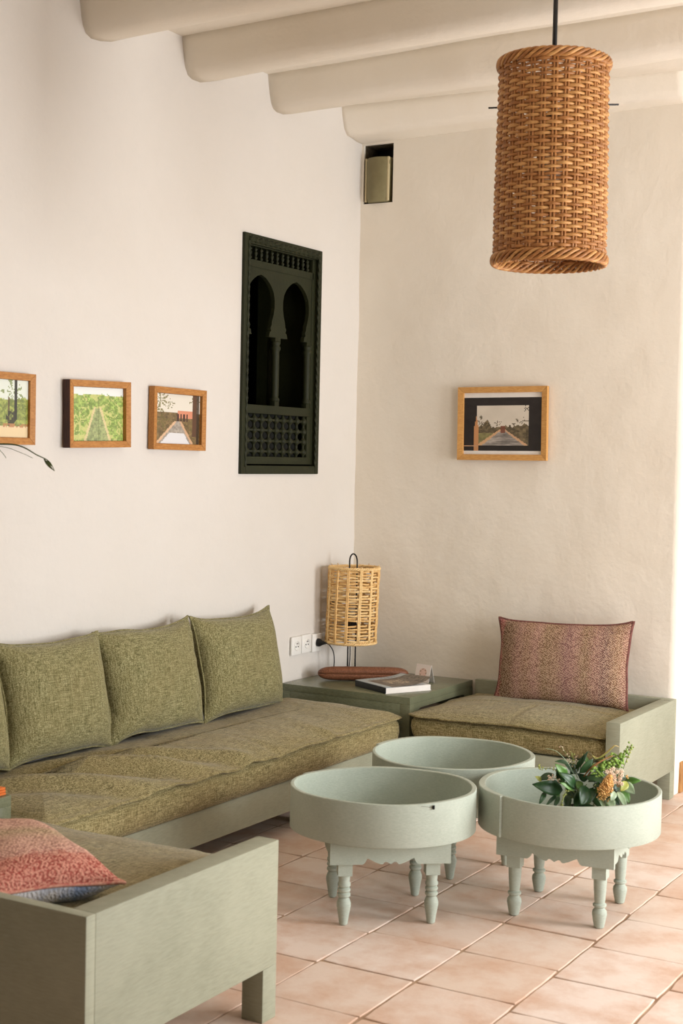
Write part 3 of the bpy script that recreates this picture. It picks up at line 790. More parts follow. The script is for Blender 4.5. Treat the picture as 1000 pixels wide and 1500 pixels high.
mo = mattress(.842, .625, .2505, .352, .030, M['linen_seat'], b1, hf_b, lip=.018, seed=9, step=.014, gap=.020); mo.location = (.676, -.682, 0)
boxes('crack', [(1.545, -.075, .4149, 1.572, -.072, .4153)], M['void'], b1, 0)

b2, ax2, by2, fy2 = bench('nearest sage painted bench, its panel arm filling the lower left corner', .56, 1.475, -3.665, -2.935, .446, .134, .062, 0, 0, 0, seed=8)
def hf_c(x, y): return .006*nz(x, y, 21, 3)+.003*nz(x, y, 3, 9)+.0012*nz(x, y, 8, 24)-.014*math.exp(-((y-.70)/.05)**2)*0
mo = mattress(.842, .735, .2505, .362, .026, M['linen_seat'], b2, hf_c, lip=.016, seed=19, step=.014); mo.location = (.566, -3.628, 0)

# knitted pillows
def knit_mat(name, stops, sx, axis='X', back=None, ra=1.0):
    m, nt, b = new_mat(name, .95, .05)
    tc = nt.nodes.new('ShaderNodeTexCoord'); sep = nt.nodes.new('ShaderNodeSeparateXYZ'); nt.links.new(tc.outputs['Object'], sep.inputs[0])
    cz = mth(nt, 'MULTIPLY', mth(nt, 'PINGPONG', mth(nt, 'MULTIPLY', sep.outputs[axis], 1), .009), 1.1)
    other = 'Z'
    zz2 = mth(nt, 'ADD', sep.outputs[other], cz)
    rows = mth(nt, 'SINE', mth(nt, 'MULTIPLY', zz2, 620))
    n1 = noise_n(nt, 55, 3, .6); n2 = noise_n(nt, 170, 2, .6)
    f = mth(nt, 'ADD', mth(nt, 'ADD', mth(nt, 'MULTIPLY', sep.outputs[axis], sx), .5), mth(nt, 'MULTIPLY', mth(nt, 'SUBTRACT', n1, .5), .09))
    r = ramp(nt, [(p, s2l(c)) for p, c in stops], f)
    sp = ramp(nt, [(.42, s2l((96, 66, 44))), (.55, s2l((235, 200, 170)))], mth(nt, 'ADD', mth(nt, 'MULTIPLY', rows, .07*ra), n2))
    c = mixc(nt, .42, r.outputs[0], sp.outputs[0], 'MULTIPLY') if False else mixc(nt, .42, r.outputs[0], sp.outputs[0])
    if back:
        isb = mth(nt, 'GREATER_THAN', sep.outputs['Y'], .002)
        wv = ramp(nt, [(.4, s2l(back[1])), (.55, s2l(back[0]))], noise_n(nt, 9, 4, .6))
        c = mixc(nt, isb, c, wv.outputs[0])
    nt.links.new(c, b.inputs['Base Color'])
    bump(nt, b, mth(nt, 'ADD', mth(nt, 'MULTIPLY', rows, .35*ra), n2), .9, .004); return m
K1 = knit_mat('knit_brown_pink', [(0, (172, 66, 92)), (.045, (156, 76, 86)), (.075, (104, 86, 68)), (.14, (118, 92, 74)), (.20, (160, 120, 112)), (.27, (148, 114, 92)), (.34, (174, 130, 122)), (.41, (140, 114, 84)), (.50, (158, 124, 104)), (.57, (150, 106, 110)), (.63, (170, 126, 120)), (.70, (146, 118, 90)), (.78, (168, 124, 116)), (.84, (136, 104, 100)), (.92, (156, 122, 94)), (1, (148, 98, 98))], 1/.60)
K1p = simple('knit_piping', (140, 92, 84), (100, 64, 58), scale=120, rough=.95, bs=.6, bscale=300, bd=.002)
o, p = cushion('throw_pillow', .582, .344, .165, K1, K1p, None, seed=31, ear=-.030, dip=.018, dipb=1.0, pipe=.0065, wr=.9, n=58)
p.parent = o; tag(o, 'brown and pink striped knitted pillow leaning on the back wall', 'pillow')
o.location = (1.126, -.158, .540); o.rotation_euler = (-.24, -.035, .035)
K2 = knit_mat('knit_pink_red', [(0, (196, 104, 96)), (.10, (200, 96, 90)), (.17, (196, 106, 98)), (.20, (214, 160, 148)), (.34, (208, 164, 148)), (.46, (176, 156, 124)), (.58, (206, 160, 146)), (1, (200, 150, 136))], 1/.54, back=((226, 222, 222), (150, 166, 196)), ra=.25)
K2p = simple('pink_piping', (224, 176, 150), (196, 110, 100), scale=120, rough=.95)
o, p = cushion('throw_pillow', .50, .32, .150, K2, K2p, None, seed=41, ear=.03, dip=.03, pipe=.004, wr=1.0, n=54)
p.parent = o; tag(o, 'pink and red striped pillow with white underside on the nearest bench', 'pillow')
tip = Vector((1.352, -3.40, .424)); ph = math.radians(152); d_ = Vector((math.cos(ph), math.sin(ph), 0)); e_ = Vector((-math.sin(ph), math.cos(ph), 0))
o.location = tip+d_*.27+e_*.16+Vector((0, 0, .010)); o.rotation_euler = (-PI/2+.04, 0, ph)

# ------------------------------------------------------------------ corner tables
def side_table(label, x0, y0, x1, y1):
    t = thing('side_table', label, 'table', ((x0+x1)/2, (y0+y1)/2, 0)); a = (x1-x0)/2; b_ = (y1-y0)/2; h = .405; S = M['side']
    boxes('tabletop', [(-a, -b_, h-.030, a, b_, h)], S, t, .0012)
    w_ = .045
    boxes('apron', [(-a+w_, -b_+.0002, .285, a-w_, -b_+.026, h-.0301)], S, t, .002)
    boxes('apron', [(-a+w_, b_-.026, .285, a-w_, b_-.001, h-.0301)], S, t, .002)
    for sx in (-1, 1):
        # side aprons with a hollowed lower edge
        rows = []
        for i in range(25):
            y = -b_+w_+(2*b_-2*w_)*i/24; q = min(i, 24-i)/24*2
            rows.append((y, .352-.10*max(0, 1-q*5)**2, h-.0301))
        xx0, xx1 = (a-.026, a-.0002) if sx > 0 else (-a+.001, -a+.026)
        V, F = ladder_g(rows, lambda s, z, side: (xx1 if side else xx0, s, z)); mk('apron', V, F, S, t)
    for sx in (-1, 1):
        for sy in (-1, 1):
            xa, xb = sorted((sx*a, sx*(a-w_))); ya, yb2 = sorted((sy*b_, sy*(b_-w_)))
            boxes('leg', [(xa, ya, 0, xb, yb2, h-.0301)], S, t, .001)
    return t
side_table('square olive painted side table in the corner, holding the wicker lamp', .008, -.626, .642, -.012)
side_table('sage painted side table corner behind the nearest bench at the left edge', .012, -3.50, .498, -2.838)

# ------------------------------------------------------------------ three round tub tables
TP = M['tub']
leg_a = [(.009, 0), (.0125, .003), (.0165, .030), (.0215, .058), (.0215, .066), (.0175, .078), (.014, .083), (.0195, .088), (.0195, .095), (.015, .099), (.0195, .104), (.0195, .110), (.015, .114), (.0195, .119), (.0195, .125), (.0165, .130), (.018, .148), (.019, .152)]
leg_b = [(.011, 0), (.015, .003), (.0185, .020), (.0225, .042), (.0215, .052), (.0155, .060), (.0150, .063), (.0205, .067), (.0205, .073), (.0150, .077), (.0165, .085), (.0190, .120), (.0200, .140), (.0200, .152)]
def tub(label, x, y, rz, prof_, seam, ztop=.388, rad=.290, tl=0):
    t = thing('tub_table', label, 'table', (x, y, 0), rz, 'round tub tables')
    V = []; F = []; n = 128; over = .16; zb = .262; rin = rad-.0205
    for i in range(n+1):
        a = -over/2+(2*PI+over)*i/n; r = rad-.0105*(1-i/n)
        r += .0015*math.sin(a*3+x*9); a += seam
        dz = .0015*math.sin(a*2+x)+.001*math.sin(a*5)
        c, s = math.cos(a), math.sin(a)
        for rr, z in ((r-.0015, zb), (r, zb+.002), (r, ztop-.002), (r-.002, ztop), (rin+.002, ztop), (rin, ztop-.002), (rin, zb+.001)):
            V.append((rr*c, rr*s, z+(dz if z > .3 else 0)))
    for i in range(n):
        for k in range(7): F.append((i*7+k, i*7+(k+1) % 7, (i+1)*7+(k+1) % 7, (i+1)*7+k))
    F += [tuple(range(7)), tuple(n*7+k for k in range(7))[::-1]]
    Rm = Matrix.Translation((0, 0, .262)) @ Matrix.Rotation(tl, 4, Matrix.Rotation(-rz, 3, 'Z') @ Vector((math.cos(YAW), -math.sin(YAW), 0))) @ Matrix.Translation((0, 0, -.262))
    mk('hoop', [Rm @ Vector(v) for v in V], F, TP, t, angle=40)
    V, F = lathe_g([(rad-.026, .2562), (rad-.0245, .2567), (rad-.0245, .262), (rad-.026, .263)], 72); mk('tray_bottom', [Rm @ Vector(v) for v in V], F, TP, t, angle=40)
    # scalloped apron boards
    A = .182; zt = .2555
    sc = [(-A, .192), (-.085, .192), (-.078, .196), (-.070, .2105), (-.060, .206), (-.045, .198), (-.030, .1925), (-.024, .1925), (-.018, .199), (-.012, .1995), (0, .1925), (.012, .1995), (.018, .199), (.024, .1925), (.030, .1925), (.045, .198), (.060, .206), (.070, .2105), (.078, .196), (.085, .192), (A, .192)]
    V, F = ladder_g([(s, z, zt) for s, z in sc], lambda s, z, side: (s, -.178 if side else -.160, z))
    ap = mk('apron_board', V, F, TP, t)
    for k in (2,): dup(ap, t, rot=(0, 0, PI))
    scs = [(s*.157/A if abs(s) == A else s, z) for s, z in sc]
    V, F = ladder_g([(s, z, zt) for s, z in scs], lambda s, z, side: (-.172 if side else -.156, s, z))
    ap2 = mk('apron_board', V, F, TP, t); dup(ap2, t, rot=(0, 0, PI))
    V, F = lathe_g(prof_, 20)
    sq = []
    bm_parts = [(V, F)]
    g = ladder_g([(.152, -.0215, .0215), (.2555, -.0215, .0215)], lambda s, q, side: (q, .0215 if side else -.0215, s)); bm_parts.append(g)
    V, F = join_g(bm_parts); lg = mk('leg', V, F, TP, t, angle=40)
    P_ = [(-.133, -.137), (.133, -.137), (-.133, .137), (.133, .137)]
    lg.location = (*P_[0], 0)
    for p in P_[1:]: dup(lg, t, (*p, 0), (0, 0, R.choice((0, PI/2, PI))))
    return t
def world_angle(px, py, cx, cy, z=.388):
    p = on(px, py, 2, z); return math.atan2(p.y-cy, p.x-cx)
r2 = .12
def polar_seam(px, py, cx, cy, rz): return world_angle(px, py, cx, cy)-rz
t1 = tub('round sage tub table in front of the sofa, with a small nail hole', 1.282, -2.036, math.radians(37.4), leg_a, 2.4, ztop=.391, tl=-.022, rad=.294)
boxes('nail_hole', [], M['void'], None) if 0 else None
t2 = tub('round sage tub table holding the flower arrangement', 1.767, -1.700, math.radians(6.5), leg_b, polar_seam(733, 1166, 1.767, -1.700, math.radians(6.5))-.08, rad=.286)
t3 = tub('empty round sage tub table at the back, by the corner table', 1.236, -1.448, math.radians(-18.5), leg_a, 3.5, rad=.287)
# nail hole and scratch on the front tub
def on_hoop(t, px, py, rad=.2915):
    d = (on(px, py, 2, 0)-CAM).normalized(); c = t.location
    ox, oy = CAM.x-c.x, CAM.y-c.y; a = d.x**2+d.y**2; b_ = 2*(ox*d.x+oy*d.y); cc = ox*ox+oy*oy-rad*rad
    k = (-b_-math.sqrt(max(0, b_*b_-4*a*cc)))/(2*a); return CAM+d*k
p = on_hoop(t1, 635, 1183); q = on_hoop(t1, 617, 1181)
mi = t1.matrix_world.copy(); mi = Matrix.Translation(t1.location) @ Matrix.Rotation(math.radians(37.4), 4, 'Z')
def loc_(p): return mi.inverted() @ p
tube('nail_hole', [loc_(p+Vector((0, 0, .006))), loc_(p+Vector((0, 0, -.005)))], .0035, M['void'], t1, 8)
tube('scratch', [loc_(q), loc_(p)], .0004, M['void'], t1, 5)

# ------------------------------------------------------------------ table lamp
LX, LY = .141, -.245
lamp = thing('table_lamp', 'open woven wicker lamp with black wire stand on the corner table', 'lamp', (LX, LY, .405), math.radians(-24))
zb_, zt_ = .560-.405, .898-.405; rr = .1105
def tilt(p, k=.045): return (p[0]+k*(p[2]-.3), p[1], p[2])
shade_parts = []
nst = 13
def shade_strand(z, amp, hgt, phase, mat, seed, a0=0, a1=2*PI):
    n = 156; closed = a1-a0 > 6.28; V = []
    P = []
    nn = n if closed else int(n*(a1-a0)/(2*PI))
    for i in range(nn):
        a = a0+(a1-a0)*i/nn; wob = .004*nz(math.cos(a)*1.5, math.sin(a)*1.5, seed*3.1)+.0016*nz(math.cos(a)*6, math.sin(a)*6, seed*1.7)
        r = rr+amp*math.cos(a*nst/2+phase)+.0015*nz(a, seed)
        P.append(tilt((r*math.cos(a), r*math.sin(a), z+wob)))
    return tube('wicker_strand', P, hgt, mat, lamp, 6, closed, flat=.45, up=(0, 0, 1))
zrow = []; z = zb_+.014
gaps = [(.170+.0, .012)]
rs = random.Random(5)
while z < zt_-.012:
    zrow.append(z); z += rs.uniform(.0105, .0145)
    fr = (z-zb_)/(zt_-zb_)
    if .270 < fr < .31 or .66 < fr < .70: z += .009
for i, z in enumerate(zrow):
    shade_strand(z, .0045, rs.uniform(.0042, .0054), PI*(i % 2), M['wick_l'] if rs.random() < .6 else M['wick_l2'], i)
for k in range(nst):
    for dd in (-.026, .026):
        a = 2*PI*(k+.0)/nst+dd+rs.uniform(-.012, .012)+.12
        P = []
        for i in range(13):
            z = zb_+.004+(zt_-zb_-.008)*i/12; r = rr+.0042+.0012*math.sin(i*1.7+k); aa = a+.02*nz(i*.3, k, 3)
            P.append(tilt((r*math.cos(aa), r*math.sin(aa), z)))
        tube('wicker_stake', P, .0042, M['wick_l2'] if k % 3 else M['wick_l'], lamp, 6)
for zc in (zb_, zt_):
    for s in range(3):
        P = []
        for i in range(120):
            a = 2*PI*i/120; P.append(tilt(((rr+.002+.005*math.cos(a*22+s*2.09))*math.cos(a), (rr+.002+.005*math.cos(a*22+s*2.09))*math.sin(a), zc+.005*math.sin(a*22+s*2.09)+.002*nz(a*2, s))))
        tube('woven_rim', P, .0035, M['wick_l'], lamp, 6, True)
for k in range(16):     # loose cut ends sticking up round the top
    a = 2*PI*k/16+rs.uniform(-.1, .1); r = rr+.003
    tube('wicker_end', [tilt((r*math.cos(a), r*math.sin(a), zt_)), tilt(((r+.004)*math.cos(a+.04), (r+.004)*math.sin(a+.04), zt_+rs.uniform(.006, .014)))], .0018, M['wick_l2'], lamp, 5)
BK = M['black']
hx = .029
P = [(-hx, 0, .030), (-hx, 0, .52)]+[(-hx*math.cos(PI*i/12), 0, .52+.036*math.sin(PI*i/12)) for i in range(1, 12)]+[(hx, 0, .52), (hx, 0, .030)]
tube('wire_stand', [(-hx, 0, .03)]+[(-hx, 0, .03+.05*i) for i in range(1, 10)]+P[1:-1]+[(hx, 0, .5-.05*i) for i in range(0, 10)]+[(hx, 0, .03)], .0035, BK, lamp, 8)
P = [(.066*math.cos(2*PI*i/40), .040*math.sin(2*PI*i/40), .030) for i in range(40)]
tube('base_ring', P, .0038, BK, lamp, 8, True)
tube('base_bar', [(-.066, 0, .030), (.066, 0, .030)], .0035, BK, lamp, 8)
for sx in (-1, 1):
    for sy in (-1, 1): tube('foot', [(sx*.046, sy*.028, .030), (sx*.052, sy*.032, .0035)], .0035, BK, lamp, 6)
for zc in (.33, .22):
    tube('shade_ring', [tilt(((rr-.006)*math.cos(2*PI*i/48), (rr-.006)*math.sin(2*PI*i/48), zc)) for i in range(48)], .0022, BK, lamp, 6, True)
    tube('shade_bar', [tilt((-rr+.006, 0, zc)), tilt((rr-.006, 0, zc))], .002, BK, lamp, 6)
V, F = lathe_g([(.014, .215), (.016, .225), (.016, .262), (.012, .266)], 16); mk('lamp_holder', V, F, BK, lamp, angle=40)
V, F = lathe_g([(.010, .266), (.012, .275), (.026, .305), (.029, .325), (.022, .345), (.008, .354)], 18); mk('light_bulb', V, F, M['glassy'], lamp, smooth=True)

# sockets and cord
def socket(label, y, z, plug=False):
    t = thing('wall_socket', label, 'socket', (.004, y, z), 0, 'wall sockets above the corner table')
    boxes('plate', [(0, -.0405, -.0405, .009, .0405, .0405)], M['white'], t, .003)
    V, F = lathe_g([(.021, 0), (.021, .003), (.0195, .004), (.0175, .001), (.0175, .0005)], 28)
    V = [(.009+v[2], v[0], v[1]) for v in V]; mk('socket_ring', V, F, M['white'], t, angle=40)
    if not plug:
        for s in (-1, 1):
            V, F = lathe_g([(.0026, 0), (.0026, .0022)], 10); V = [(.0098+v[2], v[0]+s*.0095, v[1]-.004) for v in V]; mk('pin_hole', V, F, BK, t)
        V, F = lathe_g([(.003, 0), (.003, .006), (.002, .008)], 10); V = [(.0095+v[2], v[0], v[1]+.010) for v in V]; mk('earth_pin', V, F, simple('steel', (170, 165, 158), rough=.3), t, smooth=True)
    return t
socket('white wall socket, leftmost of three above the corner table', -.512, .558)
socket('white wall socket, middle one of three above the corner table', -.427, .560)
socket('white wall socket with the black plug in it, nearest the wicker lamp', -.338, .556, True)
cord = thing('power_cord', 'black power cord and plug running from the wall socket to the wicker lamp', 'cord', (.012, -.338, .556))
V, F = lathe_g([(.018, 0), (.0185, .010), (.016, .018), (.011, .026), (.007, .036), (.0045, .046)], 16)
V = [(.002+v[2], v[0]*.9, v[1]) for v in V]; mk('plug', V, F, BK, cord, smooth=True)
def bez(P, n=10):
    out = []; P = [Vector(p) for p in P]; P = [P[0]]+P+[P[-1]]
    for i in range(1, len(P)-2):
        for k in range(n):
            t = k/n; a, b_, c, d = P[i-1], P[i], P[i+1], P[i+2]
            out.append(.5*((2*b_)+(c-a)*t+(2*a-5*b_+4*c-d)*t*t+(3*b_-a-3*c+d)*t**3))
    out.append(P[-2]); return out
Wp = [(.058, -.338, .556), (.075, -.335, .550), (.088, -.320, .52), (.090, -.312, .48), (.088, -.31, .435), (.098, -.305, .412), (.13, -.29, .4085), (.12, -.25, .412), (.124, -.235, .445), (.126, -.232, .50), (.1235, -.231, .56)]
tube('wire', bez([(a-.012, b_+.338, c-.556) for a, b_, c in Wp], 8), .0024, BK, cord, 7)
Wp = [(.150, -.222, .436), (.185, -.20, .438), (.215, -.185, .440), (.226, -.18, .432), (.224, -.178, .4075)]
tube('wire_loop', bez([(a-.012, b_+.338, c-.556) for a, b_, c in Wp], 8), .002, BK, cord, 7)

# long rounded wooden box
sA, sB = on(474, 985, 2, .436), on(626, 983, 2, .436)
sA = Vector((.088, -.452, .405)); sB = Vector((.425, -.225, .405)); ln = (sB-sA).length; an = math.atan2((sB-sA).y, (sB-sA).x)
bx_ = thing('wooden_case', 'long rounded brown wooden case lying in front of the wicker lamp', 'box', (sA+sB)/2, an)
def pill(z0_, z1_, name, dk_=0):
    V = []; F = []; n = 40; m2 = 20
    for i in range(n+1):
        s = -math.cos(PI*i/n); x = s*ln/2; e = max(0, 1-abs(s)**7)**.5
        e = max(e, .02)
        for k in range(m2):
            a = 2*PI*k/m2; cy = math.cos(a); sz = math.sin(a)
            cy = math.copysign(abs(cy)**.75, cy); sz = math.copysign(abs(sz)**.75, sz)
            zc, zh = .0315, .0305
            z = zc+zh*sz*e
            z = min(max(z, z0_), z1_)
            V.append((x, cy*.031*e, z))
    for i in range(n):
        for k in range(m2): F.append((i*m2+k, i*m2+(k+1) % m2, (i+1)*m2+(k+1) % m2, (i+1)*m2+k))
    F += [tuple(range(m2)), tuple(n*m2+k for k in range(m2))[::-1]]
    return mk(name, V, F, M['stick'], bx_, smooth=True)
pill(.001, .0315, 'case_bottom'); pill(.0330, .062, 'case_lid')
boxes('lid_joint', [(-ln/2+.03, -.0285, .030, ln/2-.03, .0285, .034)], M['wick_dark'], bx_, 0)

# magazine, thick, with curling cover
mA = Vector((.512, -.600, .405)); mdir = math.atan2(.215, .112)
mag = thing('magazine', 'thick paperback magazine with grey photo cover and dark spine', 'book', mA, mdir)
# local x along the short page edge (toward the right), y along the spine away
W_, H_ = .235, .235; T_ = .026
boxes('pages', [(.003, .002, .002, W_, H_-.002, T_-.002)], M['paper'], mag, .0005)
boxes('spine', [(-.001, 0, 0, .003, H_, T_)], simple('dark_spine', (52, 54, 52), (40, 42, 42), rough=.5), mag, .001)
boxes('back_cover', [(0, 0, 0, W_+.002, H_, .0018)], M['paper'], mag, 0)
def cover_fn(U, Vv):
    n = fbm(U, Vv, 9, 51); n2 = fbm(U, Vv, 26, 52)
    img = C3((176, 186, 190))*np.ones(U.shape+(1,)); img = lay(img, ((U > .12) & (Vv < .80))*1., C3((120, 110, 98))*(.55+n[..., None]*.9))
    img = lay(img, ((U > .3) & (U < .7) & (Vv > .25) & (Vv < .6) & (n2 > .5))*.9, (196, 176, 150)); img = lay(img, ((U > .12) & (Vv < .8) & (n > .62))*.8, (70, 62, 56))
    img = lay(img, (((U > .2) & (U < .8) & (Vv > .86) & (Vv < .93)) & (np.sin(U*80) > -.2))*.9, (120, 130, 140))
    return img
cv = print_obj('cover', W_+.006, H_, cover_fn, mag, 40, 44)
for v in cv.data.vertices:
    u = v.co.x/(W_+.006)+.5; vv = v.co.z/H_+.5
    lift = .030*max(0, u-.55)**2/.2*(1-vv*.55)+.004*math.sin(u*3)*.5
    v.co = Vector((u*(W_+.004), vv*H_, T_+.0012+lift))
so = cv.modifiers.new('thickness', 'SOLIDIFY'); so.thickness = .0012; so.offset = -1
cv.data.polygons.foreach_set('use_smooth', [True]*len(cv.data.polygons))

# tent card
tc_ = thing('tent_card', 'small folded white card with a faint pink drawing behind the magazine', 'card', (.490, -.200, .405), math.radians(-14))
V = [(-.043, -.018, 0), (.043, -.018, 0), (.043, 0, .078), (-.043, 0, .078), (-.043, .022, 0), (.043, .022, 0)]
th = .0012
boxes('rear_panel', [(-.043, -.0006, 0, .043, .0006, .080)], M['paper'], tc_, 0).rotation_euler = (.26, 0, 0)
tc_.children[-1].location = (0, .0212, 0)
def card_fn(U, Vv):
    img = C3((240, 228, 220))*np.ones(U.shape+(1,)); n = fbm(U, Vv, 9, 61)
    d = np.hypot((U-.52)*1.1, Vv-.52); img = lay(img, (d < .28)*(.35+.5*n), (226, 176, 156))
    for k in range(7):
        a = k*.9; img = lay(img, (np.hypot(U-.52-.2*np.cos(a), Vv-.52-.22*np.sin(a)) < .045)*.6, (150, 124, 96))
    img = lay(img, ((Vv > .1) & (Vv < .14) & (U > .3) & (U < .75) & (np.sin(U*120) > 0))*.5, (120, 110, 100)); return img
fp_ = boxes('front_panel', [(-.043, -.0006, 0, .043, .0006, .080)], M['paper'], tc_, 0); fp_.rotation_euler = (-.24, 0, 0); fp_.location = (0, -.0192, 0)
pc = print_obj('card_print', .084, .078, card_fn, fp_, 30, 30); pc.location = (0, -.0009, .040)

# orange folded cloth on the near table corner
t = thing('folded_cloth', 'orange folded cloth on the side table corner at the left edge', 'cloth', (.408, -2.905, .4055), 0)
for k in range(3): boxes('fold', [(-.085+.002*k, -.06, .0005+.0075*k, .077-.001*k, .06, .0075+.0075*k)], M['orange'], t, .0025)

# ------------------------------------------------------------------ pendant lamp
pc_ = on(807.5, 240, 1, -1.80); PX, PY = pc_.x, -1.80
PZ0, PZ1, PR = 2.000, 2.607, .1635
pend = thing('pendant_lamp', 'tall cylindrical brown wicker pendant lamp hanging from the beamed ceiling', 'lamp', (PX, PY, PZ0), 0)
H_ = PZ1-PZ0; nsp = 30
def pr_rad(z): return PR*(1.012-.02*z/H_+.008*math.sin(z*9))
rows = 52
base_strand = {}
for par in (0, 1, 2, 3):
    n = nsp*8; P = []
    for i in range(n):
        a = 2*PI*i/n; r = 1+.0290*math.sin(a*nsp/2+PI*(par % 2))
        P.append((PR*r*math.cos(a), PR*r*math.sin(a), .0016*nz(math.cos(a)*2, math.sin(a)*2, par*5)+.0008*nz(math.cos(a)*9, math.sin(a)*9, par)))
    V, F = tube_g(P, .0052, 6, True, flat=.62, up=(0, 0, 1)); 
    base_strand[par] = (V, F)
first = {}
rs = random.Random(11)
for i in range(rows):
    z = .024+(H_-.052)*i/(rows-1); par = (i % 2)+2*rs.randint(0, 1); k = pr_rad(z)/PR; mt = rs.choice(['wick_a', 'wick_a', 'wick_b'])
    key = (par, mt)
    if key not in first:
        o = mk('wicker_strand', *base_strand[par], M[mt], pend, smooth=True); first[key] = o
    else: o = dup(first[key], pend)
    o.location = (0, 0, z+rs.uniform(-.0008, .0008)); o.scale = (k, k, rs.uniform(.85, 1.15)); o.rotation_euler = (rs.uniform(-.004, .004), rs.uniform(-.004, .004), 2*PI*2*rs.randint(0, nsp//2)/nsp)
P = [(0, 0, H_*i/12) for i in range(13)]
st = tube('wicker_stake', [(pr_rad(p[2])-.0005, 0, p[2]+.003-(.006*p[2]/H_)) for p in P], .0042, M['wick_b'], pend, 6)
for k in range(nsp*1):
    a = 2*PI*(k+.5)/nsp
    for dd in (-.028, .028):
        if k == 0 and dd < 0: st.rotation_euler = (0, 0, a+dd)
        else: dup(st, pend, rot=(0, 0, a+dd))
for zc, wdt in ((.010, .013), (H_-.008, .011)):
    for s in range(5):
        P = []
        for i in range(280):
            a = 2*PI*i/280; q = a*9+s*2*PI/5
            r = pr_rad(zc)+.003+.0060*math.cos(q); P.append((r*math.cos(a), r*math.sin(a), zc+wdt*math.sin(q)))
        tube('braided_rim', P, .0056, M['wick_a'] if s % 2 else M['wick_b'], pend, 6, True)
tube('hanging_rod', [(0, 0, H_-.135), (0, 0, 2.995-PZ0)], .0072, BK, pend, 10)
# cross wire whose ends poke through the shade
wa, wb2 = math.radians(-3), math.radians(177)
zc = H_-.130
tube('cross_wire', [(-.196*math.cos(.33), -.196*math.sin(.33)+0, zc), (0, 0, zc+.003), (.196*math.cos(.33), .196*math.sin(.33), zc)], .0028, BK, pend, 6)
V, F = lathe_g([(.02, zc-.10), (.023, zc-.09), (.023, zc-.03), (.009, zc-.005)], 18); mk('lamp_holder', V, F, BK, pend, angle=40)
V, F = lathe_g([(.008, zc-.235), (.024, zc-.222), (.036, zc-.19), (.034, zc-.165), (.016, zc-.125), (.013, zc-.10)], 20); mk('light_bulb', V, F, M['glassy'], pend, smooth=True)

# ------------------------------------------------------------------ flower arrangement in the right tub
FC = Vector((1.800, -1.700, .2765))
fa = thing('flower_arrangement', 'low arrangement of dark leaves with orange and cream flowers', 'flowers', FC)
view = Vector((_f.x, _f.y, 0)).normalized()
def fp3(u, v, dep=0.0):
    """photo crop position (detail grid) -> local point on the upright plane through the arrangement, pushed dep towards the camera"""
    px, py = 770+u/5.5556, 1080+v/5.5556
    d = _f + _r2*((px-500)/FPX) - _u2*((py-750)/FPX)
    k = ((FC-view*dep)-CAM).dot(view)/d.dot(view)
    return CAM+d*k-FC
side = Vector((view.y, -view.x, 0))
def leaf(p0, p1, width, mat, face, curl=.15, fold=.25, n=9, parent=None, name='leaf'):
    """pointed blade from p0 to p1; face = direction the upper side looks"""
    p0 = Vector(p0); p1 = Vector(p1); ax = p1-p0; L = ax.length; t = ax.normalized()
    nrm = (Vector(face)-t*Vector(face).dot(t)).normalized(); sd = t.cross(nrm)
    V = []; F = []
    for i in range(n+1):
        s = i/n; w_ = width*.5*math.sin(PI*min(1, s*1.0)**.80)**.85 if 0 < s < 1 else .0004
        c = p0+ax*s+nrm*(L*curl*math.sin(PI*s)*.8)
        rip = .04*width*math.sin(s*9)
        V += [c-sd*w_+nrm*(w_*fold+rip), c-sd*w_*.5+nrm*w_*fold*.35, c, c+sd*w_*.5+nrm*w_*fold*.35, c+sd*w_+nrm*(w_*fold-rip)]
    for i in range(n):
        for k in range(4): F.append((i*5+k, i*5+k+1, i*5+k+6, i*5+k+5))
    o = mk(name, V, F, mat, parent or fa, smooth=True)
    so_ = o.modifiers.new('thickness', 'SOLIDIFY'); so_.thickness = .0008
    return o
cf = -view*.75+Vector((.25, 0, .55))
def face_r(q=.5): return cf+side*R.uniform(-q, q)+Vector((0, 0, R.uniform(-q, q)))
U_ = .0000868*5.5556/1.0   # metres per crop unit is about (depth/FPX)/5.5556
mpu = (FC-CAM).dot(view)/FPX/5.5556
